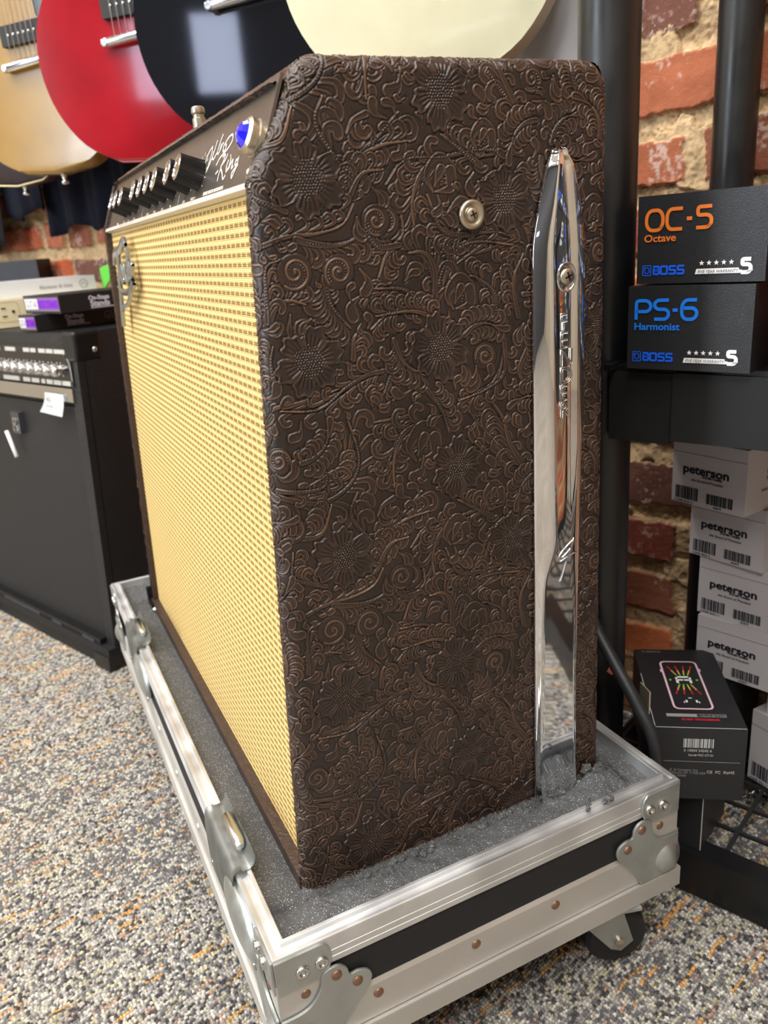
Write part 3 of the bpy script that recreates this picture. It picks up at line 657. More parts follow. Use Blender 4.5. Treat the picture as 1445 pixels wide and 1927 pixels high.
# grille cloth
GR = bpy.data.materials.new('wheat_grille_cloth'); GR.use_nodes = True; nt = GR.node_tree; bs = nt.nodes['Principled BSDF']; bs.inputs['Roughness'].default_value = .75; bs.inputs['Specular IOR Level'].default_value = .25
uvn = N(nt, 'Attribute', attribute_name='guv'); sx = N(nt, 'SeparateXYZ'); nt.links.new(uvn.outputs['Vector'], sx.inputs[0]); Y_, Z_ = sx.outputs[0], sx.outputs[1]
cy = math_(nt, 'FRACT', math_(nt, 'DIVIDE', Y_, .0118)); cz = math_(nt, 'FRACT', math_(nt, 'DIVIDE', Z_, .0064))
def band(v, a, b_, s):         # soft box between a and b
    m1 = N(nt, 'MapRange', interpolation_type='SMOOTHSTEP'); nt.links.new(v, m1.inputs[0]); m1.inputs[1].default_value = a-s; m1.inputs[2].default_value = a+s
    m2 = N(nt, 'MapRange', interpolation_type='SMOOTHSTEP'); nt.links.new(v, m2.inputs[0]); m2.inputs[1].default_value = b_-s; m2.inputs[2].default_value = b_+s; m2.inputs[3].default_value = 1; m2.inputs[4].default_value = 0
    return math_(nt, 'MULTIPLY', m1.outputs[0], m2.outputs[0])
sq = math_(nt, 'MULTIPLY', band(cy, .10, .88, .07), band(cz, .12, .54, .07))
th = math_(nt, 'SINE', math_(nt, 'MULTIPLY', Z_, 2*math.pi/.00128)); tw = math_(nt, 'SINE', math_(nt, 'MULTIPLY', Y_, 2*math.pi/.0039))
line = band(cz, .04, .10, .04); wv = math_(nt, 'MULTIPLY_ADD', tw, .5, .5)
mx = N(nt, 'Mix', data_type='RGBA'); mx.inputs[6].default_value = srgb(226, 198, 132)+(1,); mx.inputs[7].default_value = srgb(128, 92, 52)+(1,); nt.links.new(math_(nt, 'MULTIPLY', sq, math_(nt, 'MULTIPLY_ADD', th, .12, .80)), mx.inputs[0])
mx2 = N(nt, 'Mix', data_type='RGBA'); nt.links.new(mx.outputs[2], mx2.inputs[6]); mx2.inputs[7].default_value = srgb(160, 120, 52)+(1,)
nt.links.new(math_(nt, 'ADD', math_(nt, 'MULTIPLY', line, .55), math_(nt, 'MULTIPLY', math_(nt, 'MAXIMUM', math_(nt, 'MULTIPLY', th, -1), 0), math_(nt, 'MULTIPLY', wv, .16))), mx2.inputs[0])
nt.links.new(mx2.outputs[2], bs.inputs['Base Color'])
hgt = math_(nt, 'ADD', math_(nt, 'MULTIPLY', math_(nt, 'SINE', math_(nt, 'MULTIPLY', cz, math.pi)), 1.0), math_(nt, 'ADD', math_(nt, 'MULTIPLY', th, .22), math_(nt, 'MULTIPLY', sq, -.5)))
bu = N(nt, 'Bump'); bu.inputs['Strength'].default_value = .7; bu.inputs['Distance'].default_value = .0007; nt.links.new(hgt, bu.inputs['Height']); nt.links.new(bu.outputs[0], bs.inputs['Normal'])
def front(y, z, o=0.): k = z/ZB; n = Vector((-ZB, 0, XB)).normalized(); return Vector((XB*k, y, z))+n*o
ys = np.linspace(.006, WD-.018, 60); zs = np.linspace(.012, ZB-.004, 50); Yg, Zg = np.meshgrid(ys, zs)
co = np.stack([XB*Zg/ZB+.0085, Yg, Zg], -1).reshape(-1, 3)
g = npmesh('grille_cloth', co, gridfaces(50, 60)[:, ::-1], [GR], amp, kind=None)
a_ = g.data.attributes.new('guv', 'FLOAT_VECTOR', 'POINT'); a_.data.foreach_set('vector', np.stack([Yg, Zg, 0*Yg], -1).astype(np.float32).ravel())
# control panel in its own plane: local x to the right seen from the front (towards -y), y up the slope
o0 = SL(0, -.005); CP = PM((o0[0], 0, o0[1]), (0, -1, 0), (tv[0], 0, tv[1]))
def cp(y, s, o=0.): return CP @ Vector((-y, s, o))
b = B(); box(b, -(WD-.012), -.006, .0, .066, -.002, 0); mk('control_panel', b, PANEL, amp, CP)
b = B(); box(b, -(WD-.012), -.006, -.0022, .0016, -.003, .0030); mk('panel_trim', b, mat('pale_trim', (226, 216, 206), .35, .3), amp, CP, bevel=.0006)
KN = []
for i, y in enumerate((.505, .474, .436, .360, .323, .287, .252, .197, .160)):
    M = CP @ T(-y, .0215, 0)
    bb = B(); n = 40; rings = []
    prof = [(.0116, 0), (.0112, .004), (.0104, .0185)]
    vs = [[bb.verts.new((r_*(1-(.045 if k % 2 else 0))*math.cos(2*math.pi*k/(2*n)), r_*(1-(.045 if k % 2 else 0))*math.sin(2*math.pi*k/(2*n)), z_)) for k in range(2*n)] for r_, z_ in prof]
    for a, c_ in zip(vs, vs[1:]):
        for k in range(2*n): bb.faces.new((a[k], a[(k+1) % (2*n)], c_[(k+1) % (2*n)], c_[k]))
    bb.faces.new(vs[-1]); k_ = mk('control_knob', bb, mat('black_knob', (16, 15, 16), .3) if i == 0 else KN[0], amp, M)
    if i == 0: KN.append(k_.data.materials[0])
    mk('knob_cap', lathe(B(), [(.0098, .0184), (.0098, .0190), (.0090, .0194), (.0086, .0188), (0, .0185)], 32), CHROME2, k_, M, smooth=True, auto=True)
b = B()
for y in (.505, .474, .436, .360, .323, .287, .252, .197, .160):
    for q in range(11):
        a = R(215-q*25.); r1, r2_ = .0145, .0165
        ribbon(b, [(-y+r1*math.cos(a), .0215+r1*math.sin(a)), (-y+(r2_+.001*(q % 2))*math.cos(a), .0215+(r2_+.001*(q % 2))*math.sin(a))], .0007, I())
for y in (.395, .224): ribbon(b, [(-y, .002), (-y, .012)], .0006, I())
mk('scale_marks', b, mat('panel_print', (240, 232, 220), .5), amp, CP, kind='stuff'); b = B(); PRT_ = mat('panel_print', (240, 232, 220), .5)
# the two words of the script, traced as pen strokes in panel millimetres
for i_, st_ in enumerate(SCRIPT):
    if i_ == 7: mk('script_print', b, PRT_, amp, CP); b = B()
    ribbon(b, cat([(-p[0]/1000, p[1]/1000) for p in st_], 5), .0015, I())
ro = [(-.034+.0016*math.cos(a), .0305+.0016*math.sin(a)) for a in [2*math.pi*k/14 for k in range(14)]]
PRT = PRT_
mk('script_print', b, PRT, amp, CP); b = B(); ribbon(b, ro, .0004, I(), closed=True); mk('registered_mark', b, PRT, amp, CP)
def ctext(s, y, s_, size, xs=1.0, **k): return text('panel_lettering', s, size, CP @ T(-y, s_, .0002), PRT, amp, xs=xs, **k)
ctext('FENDER MUSICAL INSTRUMENTS', .137, .0043, .0036, 1.05, shear=.15)
for s_, y in (('SPEED', .205), ('INTENSITY', .176), ('VOLUME', .368), ('TREBLE', .331), ('BASS', .292), ('MID', .256), ('DWELL', .513), ('MIX', .480), ('TONE', .443), ('INPUT', .56)): ctext(s_, y, .0036, .0032)
# pilot lamp with a faceted blue jewel
M = CP @ T(-.019, .0285, 0)
pl = mk('pilot_lamp', lathe(B(), [(.0118, 0), (.0118, .003), (.0104, .0035), (.0104, .0058), (.0112, .0062), (.0112, .0082), (.0092, .0098), (.0084, .0098), (.0084, .0085), (0, .0085)], 40), NICKEL, amp, M, smooth=True, auto=True)
JW = mat('blue_jewel', (24, 20, 235), .03, spec=.9, coat=1, emis=(20, 16, 200), es=.35)
jb = lathe(B(), [(.0084, .0085), (.0082, .0098), (.0060, .0125), (.0030, .0142), (0, .0146)], 9)
mk('jewel', jb, JW, pl, M)
mk('indicator_bulb', lathe(B(), [(.0022, 0), (.0022, .003), (.0016, .0045), (0, .005)], 12), mat('pale_bulb', (250, 220, 190), .3), amp, CP @ T(-.0125, .0075, 0), smooth=True)
# nickel washer and screw on the side
SP = PM((0, 0, 0), (1, 0, 0), (0, 0, 1))      # side panel plane: local x, z -> y, out of the side is local z
def phillips(r, d, M, mat_, parent, name='screw', dome=.0016):
    k = mk(name, lathe(B(), [(r, 0), (r, d*.4), (r*.85, d*.75), (r*.5, d*.97), (0, d)], 24), mat_, parent, M, smooth=True)
    bb = B(); s = r*.55
    for a in (20, 110): box(bb, -s, s, -r*.11, r*.11, d*.80, d*1.02, RZ(a))
    mk('cross_slot', bb, BLKM, k, M); return k
Mw = SP @ T(.1765, .503, .0008)
wsh = mk('strap_washer', lathe(B(), [(.0098, 0), (.0100, .0012), (.0092, .0026), (.0080, .0030), (.0066, .0026), (.0056, .0016), (0, .0014)], 48), NICKEL, amp, Mw, smooth=True)
phillips(.0047, .0022, Mw @ T(0, 0, .0014), NICKEL, wsh)
# chrome tilt-back leg
def leg_mesh():
    # stations: z, left edge x, ridge x, valley x, right edge x, ridge height
    ST = [(.5435, .2470, .2490, .2505, .2515, .003), (.5425, .2435, .2465, .2500, .2545, .0065), (.5385, .2405, .2450, .2500, .2580, .0090), (.5300, .2385, .2440, .2500, .2600, .0100),
          (.5100, .2330, .2415, .2510, .2640, .0108), (.4930, .2285, .2390, .2520, .2668, .0112), (.4830, .2262, .2375, .2530, .2680, .0112), (.4700, .2255, .2375, .2535, .2685, .0112),
          (.4300, .2252, .2380, .2535, .2685, .0110), (.3900, .2249, .2385, .2540, .2682, .0106), (.3500, .2246, .2390, .2545, .2680, .0100), (.3100, .2243, .2400, .2550, .2676, .0092),
          (.2800, .2240, .2410, .2550, .2672, .0084), (.2500, .2238, .2420, .2540, .2668, .0078), (.2200, .2234, .2300, .2540, .2664, .0074), (.1800, .2228, .2270, .2580, .2660, .0072),
          (.1200, .2220, .2260, .2590, .2655, .0070), (.0600, .2212, .2250, .2590, .2650, .0070), (.0350, .2209, .2247, .2588, .2648, .0066), (.0250, .2208, .2246, .2586, .2646, .0082), (.0100, .2206, .2244, .2584, .2644, .0088), (-.012, .2203, .2241, .2581, .2641, .0086)]
    A = np.array(ST)[::-1]; zz = np.linspace(A[0, 0], A[-1, 0], 260); G = [np.interp(zz, A[:, 0], A[:, k]) for k in range(6)]
    for k in range(1, 6):
        w_ = np.ones(9)/9; q = np.convolve(np.pad(G[k], 4, 'edge'), w_, 'valid'); G[k] = np.where(zz > .5405, G[k], q)
    n = 25; rows = []
    for i, z in enumerate(zz):
        _, xl, xr_, xv, xe, h = (G[k][i] for k in range(6)); dd = np.clip((z-.24)/.09, 0, 1)*.0011      # soft valley beside the ridge in the upper half
        prof = [(xl, .0012), (xl, .0022), (xl+.0004, .0034), (xl+(xr_-xl)*.35, h*.62), (xl+(xr_-xl)*.75, h*.93), (xr_, h), (xr_+(xv-xr_)*.2, h-dd*.35), (xr_+(xv-xr_)*.6, h-dd*1.1), (xv, h-dd*1.2), (xv+(xe-xv)*.25, h-dd*.75), (xv+(xe-xv)*.6, h*.96), (xe-.0018, h*.86), (xe-.0004, h*.62), (xe, h*.4), (xe, .0012)]
        P3 = cat([(a, c_, 0) for a, c_ in prof], 3); rows.append([(p.x, p.y) for p in P3])
    b = B(); V = [[b.verts.new((x, z, y)) for x, y in r] for r, z in zip(rows, zz)]
    for a, c_ in zip(V, V[1:]):
        for k in range(len(a)-1): b.faces.new((a[k], a[k+1], c_[k+1], c_[k]))
    b.faces.new(V[0][::-1]); b.faces.new(V[-1]);
    return b
lg = mk('tilt_back_leg', leg_mesh(), CHROME, amp, SP, smooth=True, label='chrome tilt-back leg with raised letters')
for v_ in (lg,): v_.data.set_sharp_from_angle(angle=R(50))
rc = mk('screw_recess', lathe(B(), [(.0086, -.0006), (.0086, .0006), (.0080, .0010), (.0074, .0006), (.0072, .0), (0, .0)], 36), CHROME2, lg, SP @ T(.2493, .4560, .0104) @ Matrix.Diagonal((1, 1.25, 1, 1)), smooth=True)
phillips(.0060, .0030, SP @ T(.2493, .4566, .0106), NICKEL, lg)
for k, ch in enumerate('FENDER'):
    text('raised_letter', ch, .0175, SP @ T(.2432, .4185-k*.01315, .0100), SILVER, lg, xs=.95, outline=.00045)
b = B()
tube(b, cat([(.2600, .2505, 0), (.2500, .2440, 0), (.2440, .2380, 0), (.2470, .2365, 0), (.2560, .2430, 0), (.2590, .2510, 0), (.2530, .2360, 0), (.2470, .2200, 0), (.2445, .2150, 0)], 5), .00055, 6, T(0, 0, .0080))
tube(b, cat([(.2450, .2330, 0), (.2530, .2360, 0), (.2620, .2380, 0)], 4), .0005, 6, T(0, 0, .0080))
mk('raised_script_letter', b, CHROME2, lg, SP, smooth=True)
# silver script badge on the grille
GP = PM((.0005, 0, 0), (0, -1, 0), (XB, 0, ZB))
def band3(b, pts, w0, h0, h1):
    P = [Vector((p[0], p[1])) for p in cat([(a, c_) for a, c_ in pts], 4)]; L = []; Q = []
    n = len(P)
    for i, p in enumerate(P):
        d = (P[min(i+1, n-1)]-P[max(i-1, 0)]).normalized(); s = Vector((-d.y, d.x))*w0*(.5 if 0 < i < n-1 else .18); L.append(p+s); Q.append(p-s)
    prism_strip(b, L, Q, h0, h1)
def prism_strip(b, L, Q, h0, h1):
    n = len(L); V = [[b.verts.new((p.x, p.y, h)) for p in X] for X, h in ((L, h0), (Q, h0), (L, h1*.7), (Q, h1*.7))]; m_ = [b.verts.new(((L[i].x+Q[i].x)/2, (L[i].y+Q[i].y)/2, h1)) for i in range(n)]
    for i in range(n-1):
        j = i+1
        for a, c_ in ((V[1], V[0]), (V[0], V[2]), (V[2], m_), (m_, V[3]), (V[3], V[1])): b.faces.new((a[i], a[j], c_[j], c_[i]))
b = B()
for pts, w_ in (([(-.572, .487), (-.560, .500), (-.520, .503), (-.485, .512), (-.470, .508)], .010), ([(-.530, .503), (-.540, .480), (-.552, .450), (-.560, .425), (-.563, .414)], .014), ([(-.556, .470), (-.535, .474), (-.515, .476)], .008),
                ([(-.524, .470), (-.510, .478), (-.516, .486), (-.526, .474), (-.512, .466)], .006), ([(-.512, .467), (-.504, .483), (-.500, .470), (-.492, .486), (-.490, .468)], .006),
                ([(-.476, .484), (-.488, .478), (-.482, .468), (-.472, .478), (-.462, .505), (-.472, .469)], .006), ([(-.468, .471), (-.456, .484), (-.462, .487), (-.464, .472), (-.452, .471)], .006), ([(-.452, .472), (-.446, .486), (-.438, .486)], .006),
                ([(-.560, .462), (-.530, .456), (-.490, .457), (-.445, .466)], .007), ([(-.450, .470), (-.500, .445), (-.545, .437), (-.560, .428)], .005)):
    band3(b, pts, w_, 0, .0042)
mk('script_badge', b, mat('badge_silver', (170, 176, 178), .25, .9), amp, GP)
# corner cap and screw at the far foot
b = B(); box(b, -.004, .030, WD-.004, WD+.003, -.03, .030); box(b, -.004, .0005, WD-.030, WD+.003, -.03, .012)
cc = mk('corner_cap', b, BLK, amp, bevel=.002); mk('screw', lathe(B(), [(.003, 0), (.0028, .0012), (0, .0018)], 16), SILVER, cc, PM((.015, WD+.003, .018), (1, 0, 0), (0, 0, 1)) @ RX(180), smooth=True)
mk('metal_glide', lathe(B(), [(.005, 0), (.0052, .010), (.004, .016), (0, .017)], 20), CHROME2, amp, PM((.0, WD-.022, .004), (0, 1, 0), (0, 0, 1)) @ RY(-90) @ T(0, 0, -.004), smooth=True)

# nickel post on the amplifier's top
mk('nickel_post', lathe(B(), [(.0042, 0), (.0042, .012), (.0034, .013), (.0034, .0155), (.0042, .0165), (.0044, .0175), (.0040, .022), (.0030, .0232), (0, .0232)], 24), NICKEL, M=T(.085, .325, ZT+.0004) @ Matrix.Diagonal((1.5, 1.5, .95, 1)), smooth=True, auto=True,
   label='small nickel post standing on the top of the brown leather amplifier, by its front edge', cat='post')

# ------------------------------------------------------------ the flight case base the amplifier stands in
CX0, CX1, CY0, CY1 = -.0458, .3345, -.0596, .7257
case = thing('flight_case_base', 'open aluminium-edged road case base lined with grey foam, on wheels under the amplifier', 'flight case', (.144, .333, -.098))
def frame4(name, prof, mat_, parent, bev=0):
    """sweep a profile (distance outwards from the inner edge, z) round the case; one mitred piece per side"""
    wI = .0127
    def P4(o, z): d = o-wI; return [(CX0-d, CY0-d, z), (CX1+d, CY0-d, z), (CX1+d, CY1+d, z), (CX0-d, CY1+d, z)]
    for k in range(4):
        b = B(); a = [b.verts.new(P4(*p)[k]) for p in prof]; c_ = [b.verts.new(P4(*p)[(k+1) % 4]) for p in prof]
        n = len(prof)
        for i in range(n): b.faces.new((a[i], c_[i], c_[(i+1) % n], a[(i+1) % n]))
        b.faces.new(a[::-1]); b.faces.new(c_); bmesh.ops.recalc_face_normals(b, faces=b.faces[:]); mk(name, b, mat_, parent)
frame4('top_extrusion', [(0, -.004), (0, .0218), (.0006, .0222), (.0030, .0222), (.0034, .0218), (.0036, .0184), (.0088, .0180), (.0092, .0194), (.0118, .0198), (.0125, .0190), (.0127, .0175), (.0127, .0072), (.0122, .0068), (.0122, .0062), (.0127, .0058), (.0127, .0012), (.0122, .0008), (.0122, .0002), (.0127, -.0002), (.0127, -.0050), (.0100, -.0050)], ALU, case)
frame4('side_board', [(.004, -.096), (.004, -.005), (.0112, -.005), (.0112, -.096)], FOAMB, case)
frame4('lower_edging', [(.0105, -.0756), (.0105, -.0405), (.0115, -.0405), (.0135, -.0440), (.0135, -.0756)], ALU2, case)
frame4('bottom_rail', [(.004, -.0977), (.004, -.0765), (.0165, -.0765), (.0168, -.0775), (.0168, -.0970), (.0160, -.0977)], ALU2, case)
mk('bottom_board', box(B(), CX0+.01, CX1-.01, CY0+.01, CY1-.01, -.0975, -.085), BLKM, case)
# foam lining, a lumpy block round the amplifier
def foam_h(x, y):
    n = fbm(x*60, y*60, 3); n2 = fbm(x*420, y*420, 6); n3 = fbm(x*1500, y*1500, 8, 2); base = np.full_like(x, .007)
    near = np.clip((-.002-y)/.042, 0, 1); base = np.where(y < 0, .002+.011*np.sin(np.clip(near, 0, 1)*2.2)+.010*(n-.5), base)
    left = np.clip((0-x)/.03, 0, 1); base = np.where((x < 0) & (y > -.004), .002+.009*left+.004*(n-.5), base)
    base = np.where(x > DP, .010+.004*(n-.5), base); base = np.where(y > WD, .012, base)
    rag = np.exp(-((y+.006)/.006)**2)*np.clip((fbm(x*95, y*95, 15)-.42)*4, 0, 1)*np.where(x > .04, 1, .0); base = base+rag*.0075*np.clip((x-.03)/.2, .25, 1)
    base = base+.010*np.exp(-((x-.283)/.018)**2-((y+.010)/.010)**2)-.004*np.exp(-((x-.245)/.02)**2-((y+.034)/.006)**2)*(n > .45)
    gro = np.exp(-((x-.3035)/.0016)**2)*(y > -.030)+np.exp(-((y+.0005-(x+.04)*.03)/.0012)**2)*(x < -.002)*0
    base = base-.016*gro-.006*np.exp(-((x-.303)/.006)**2)*(y > .0)
    base = base-.005*np.exp(-((x-.001-(y+.0)*(-.6))/.0010)**2)*((y < 0) & (x > -.001) & (x < .02))
    return base+.0011*(n2-.5)+.0009*(n3-.5)
xs = np.arange(CX0+.0127, CX1-.0120, .0011); ys = np.arange(CY0+.0127, CY1-.0120, .0011); Xg, Yg = np.meshgrid(xs, ys); Hg = foam_h(Xg, Yg)
keep = ~((Xg > .006) & (Xg < DP-.008) & (Yg > .008) & (Yg < WD-.008))
co = np.stack([Xg, Yg, Hg], -1).reshape(-1, 3); f = gridfaces(len(ys), len(xs), keep); co, f, _ = compact(co, f, {})
FOAM = mat('grey_foam', (112, 112, 112), .9, noise=.9, nscale=1100, ndark=.42, bump=2.5, bscale=900, spec=.2)
nt = FOAM.node_tree; bs = nt.nodes['Principled BSDF']; vo = N(nt, 'TexVoronoi'); vo.inputs['Scale'].default_value = 760; tcn = N(nt, 'TexCoord'); nt.links.new(tcn.outputs['Object'], vo.inputs['Vector'])
sp = math_(nt, 'LESS_THAN', vo.outputs['Distance'], .30); wn_ = N(nt, 'TexWhiteNoise'); nt.links.new(vo.outputs['Color'], wn_.inputs['Vector'])
sp = math_(nt, 'MULTIPLY', sp, math_(nt, 'GREATER_THAN', wn_.outputs['Value'], .66)); mx = N(nt, 'Mix', data_type='RGBA'); src = bs.inputs['Base Color'].links[0].from_socket
nt.links.new(src, mx.inputs[6]); mx.inputs[7].default_value = (.55, .56, .57, 1); nt.links.new(sp, mx.inputs[0]); nt.links.new(mx.outputs[2], bs.inputs['Base Color'])
npmesh('foam_lining', co, f, [FOAM], case)
b = B()                                             # crumbs torn off along the amplifier
for k in range(46):
    x = random.Random(k).uniform(.04, .30); rr = random.Random(k+99); y = -.004-abs(rr.gauss(0, .006)); s_ = rr.uniform(.0012, .0034)*(1.6 if x > .24 else 1)
    m_ = bmesh.ops.create_icosphere(b, subdivisions=2, radius=s_, matrix=T(x, y, float(foam_h(np.array([x]), np.array([y]))[0])+s_*.3))
    for v in m_['verts']: v.co += Vector((rr.gauss(0, .22), rr.gauss(0, .22), rr.gauss(0, .22)))*s_
for x, y, s_ in ((.2435, -.0475, .0032), (.2405, -.0495, .0025), (.2590, -.0500, .0028), (.2660, -.0490, .0030)):
    m_ = bmesh.ops.create_icosphere(b, subdivisions=2, radius=s_, matrix=T(x, y, .0205))
    rr = random.Random(int(x*1e4))
    for v in m_['verts']: v.co += Vector((rr.gauss(0, .3), rr.gauss(0, .3), rr.gauss(0, .15)))*s_*.8
mk('foam_crumbs', b, FOAM, case, kind='stuff')
def rivet(parent, M, r=.0042, m_=None, ring=False):
    if ring: k = mk('rivet', lathe(B(), [(r, 0), (r, .0008), (r*.9, .0022), (r*.62, .0026), (r*.42, .0014), (r*.36, .0006), (0, .0004)], 24), m_ or SILVER, parent, M, smooth=True)
    else: k = mk('rivet', lathe(B(), [(r, 0), (r*.95, .0008), (r*.7, .0015), (0, .0018)], 20), m_ or RUST, parent, M, smooth=True)
UP = fillet([(0, .0178), (.0385, .0178), (.043, .010), (.043, -.002), (.036, -.0125), (0, -.0125)], .006, 4)
LOW = cat([(.0, -.036), (.0145, -.0355), (.0245, -.031), (.0315, -.020), (.0335, -.0095), (.0400, -.0060), (.0480, -.0070), (.0530, -.0125), (.0548, -.0195), (.0615, -.0195), (.0695, -.0235), (.0718, -.0315), (.0670, -.0400), (.0570, -.0520), (.0480, -.0640), (.0430, -.0760)], 4)+[Vector((0, -.0760))]
def corner(ox, oy, dx, dy):
    """dx, dy: +1/-1 directions along the case from this corner"""
    fx = PM((ox, oy, 0), (dx, 0, 0), (0, 0, 1)); fy = PM((ox, oy, 0), (0, dy, 0), (0, 0, 1))
    out = []
    for F_, nrm in ((fx, Vector((0, -dy, 0))), (fy, Vector((-dx, 0, 0)))):
        z = F_.to_3x3() @ Vector((0, 0, 1)); s = 1 if z.dot(nrm) > 0 else -1; out.append((F_, s))
    br = B(); st_ = B()
    for F_, s in out:
        prism(br, LOW, s*.0012, s*.0036, F_); prism(st_, UP, s*.0001, s*.0022, F_)
    bmesh.ops.recalc_face_normals(br, faces=br.faces[:]); bmesh.ops.recalc_face_normals(st_, faces=st_.faces[:])
    mm = T(ox+dx*.012, oy+dy*.012, -.0600) @ Matrix.Diagonal((1, 1, 1.05, 1))
    bmesh.ops.create_uvsphere(br, u_segments=36, v_segments=20, radius=.0215, matrix=mm)
    k = mk('corner_bracket', br, ZINC, case, smooth=True, auto=True, bevel=.0005, seg=1); q = mk('corner_strap', st_, ZINC, case, smooth=True, auto=True, bevel=.0004, seg=1)
    for F_, s in out:
        Fs = F_ if s > 0 else F_ @ RX(180)
        def at(a, z, o): return Fs @ T(a, z if s > 0 else -z, o)
        for a, z in ((.0197, .0012), (.0346, .0020)): rivet(q, at(a, z, .0022), .0052, ring=True)
        for a, z in ((.0443, -.0145), (.0600, -.0290)): rivet(k, at(a, z, .0036), .0042)
        rivet(k, at(.0205, -.0220, .0002), .0040)
for ox, oy, dx, dy in ((CX0, CY0, 1, 1), (CX1, CY0, -1, 1), (CX0, CY1, 1, -1), (CX1, CY1, -1, -1)):
    b = B(); box(b, *sorted((ox-dx*.0004, ox+dx*.034)), *sorted((oy-dy*.0006, oy+dy*.002)), -.042, -.0045); box(b, *sorted((ox-dx*.0006, ox+dx*.002)), *sorted((oy-dy*.0004, oy+dy*.034)), -.042, -.0045); mk('corner_edging', b, ALU2, case)
for c_ in ((CX0, CY0, 1, 1), (CX1, CY0, -1, 1), (CX0, CY1, 1, -1), (CX1, CY1, -1, -1)): corner(*c_)
FN = PM((0, CY0, 0), (1, 0, 0), (0, 0, 1)); FL_ = PM((CX0, 0, 0), (0, -1, 0), (0, 0, 1))
for x in (.0308, .1189, .1983, .2851): rivet(case, FN @ T(x, -.0535+.003*(x > .28), .0008), .0042, RUST)
for y in (.10, .20, .30, .40, .50, .60): rivet(case, FL_ @ T(-y, -.0550, .0008), .0042, ALU)
# butterfly latch catches standing over the left edge
def latch(y0_):
    t_ = case; b = B(); L_ = .092
    pr = cat([(-.0505, -.036), (-.0505, -.010), (-.0495, .012), (-.0465, .0215), (-.0400, .0235), (-.0340, .0250), (-.0300, .0300), (-.0285, .0365)], 5)
    n = len(pr); ys_ = [0, .003, .006]+[L_*k/10 for k in range(1, 10)]+[L_-.006, L_-.003, L_]; rows = []
    for y in ys_:
        e_ = min(y, L_-y); cut = .0 if e_ >= .006 else (.006-e_)*.8
        rows.append([(p.x, y0_+y, (p.y-cut*max(0, (i/n-.55))*2.2) if i > n*.55 else p.y+cut*.5) for i, p in enumerate(pr)])
    V = [[b.verts.new(p) for p in r] for r in rows]
    for a, c_ in zip(V, V[1:]):
        for i in range(n-1): b.faces.new((a[i], a[i+1], c_[i+1], c_[i]))
    bmesh.ops.solidify(b, geom=b.faces[:], thickness=.0016)
    k = mk('latch_catch', b, ZINC, t_, smooth=True, auto=True)
    b = B(); tube(b, [(-.0350, y0_+.020, .0300), (-.0350, y0_+.024, .0312), (-.0350, y0_+.060, .0312), (-.0350, y0_+.064, .0300)], [.0035, .0052, .0052, .0035], 12); box(b, -.0372, -.0340, y0_+.022, y0_+.062, .0240, .0310)
    mk('latch_hook', b, SILVER, k, smooth=True, auto=True)
    b = B(); bmesh.ops.create_uvsphere(b, u_segments=24, v_segments=14, radius=1, matrix=T(-.0475, y0_-.008, -.012) @ Matrix.Diagonal((.0085, .045, .026, 1)))
    mk('latch_dish', b, ZINC, k, smooth=True)
    for y in (y0_-.040, y0_+.010, y0_+.085): rivet(k, FL_ @ T(-y, -.030, .004), .0042, SILVER)
latch(.030); latch(.475)
def caster(x, y, a):
    M = T(x, y, 0) @ RZ(a)
    b = B(); box(b, -.035, .035, -.03, .03, -.101, -.098); lathe(b, [(.024, -.101), (.026, -.106), (.020, -.112), (0, -.112)], 20)
    for s in (-1, 1): prism(b, [(-.026, -.108), (.022, -.108), (.034, -.150), (.022, -.160), (.012, -.156)], s*.0155-.0012, s*.0155+.0012, PM((0, 0, 0), (1, 0, 0), (0, 0, 1)))
    box(b, -.026, .024, -.0155, .0155, -.112, -.108)
    c_ = mk('caster', b, ZINC, case, M, bevel=.0006, seg=1)
    mk('wheel', lathe(B(), [(0, -.012), (.026, -.012), (.030, -.009), (.0315, 0), (.030, .009), (.026, .012), (0, .012)], 32), mat('caster_rubber', (26, 26, 28), .6), c_, M @ PM((.020, 0, -.1485), (1, 0, 0), (0, 0, 1)), smooth=True, auto=True)
    mk('axle', lathe(B(), [(.0048, -.019), (.0048, .019), (0, .0200)], 12), NICKEL, c_, M @ PM((.020, 0, -.1485), (1, 0, 0), (0, 0, 1)))
for c_ in ((.266, -.028, -18), (.030, -.002, 30), (.262, .66, 60), (.030, .66, 100)): caster(*c_)

# ------------------------------------------------------------ black display rack in front of the brick wall (frame: x along the wall, y towards it)
rack = thing('display_rack', 'black metal rack with round posts, shelf and grid base before the brick wall', 'display rack', wf(.38, .50, -.18))
for x, y, r in ((.051, .402, .0262), (.0925, .600, .0213), (1.24, .402, .0262), (1.24, .600, .0213)):
    b = lathe(B(), [(r, -.13), (r, 1.9), (r*.9, 1.905), (0, 1.905)], 40); mk('post', b, BLK, rack, WF @ T(x, y, 0), smooth=True, auto=True)
b = B(); box(b, .078, 1.28, .372, .612, .3625, .3682); box(b, .070, .0779, .362, .612, .3640, .3695); mk('shelf', b, BLK, rack, WF, bevel=.0008, seg=1)
b = B(); box(b, .1325, 1.28, .366, .372, .3035, .3640); mk('shelf_fascia', b, BLKM, rack, WF, bevel=.0008, seg=1)
b = B(); prism(b, [(.370, .299), (.600, .299), (.600, .3625), (.370, .3625)], .072, .1300, WF @ PM((0, 0, 0), (0, 1, 0), (0, 0, 1))); mk('shelf_bracket', b, BLKM, rack, bevel=.001, seg=1)
b = B(); box(b, .022, 1.28, .365, .3685, -.180, -.128); box(b, .022, 1.28, .3685, .390, -.1310, -.128); box(b, .022, 1.28, .596, .600, -.180, -.128); box(b, .022, .026, .365, .600, -.180, -.128); mk('base_frame', b, BLK, rack, WF, bevel=.0007, seg=1)
b = B()
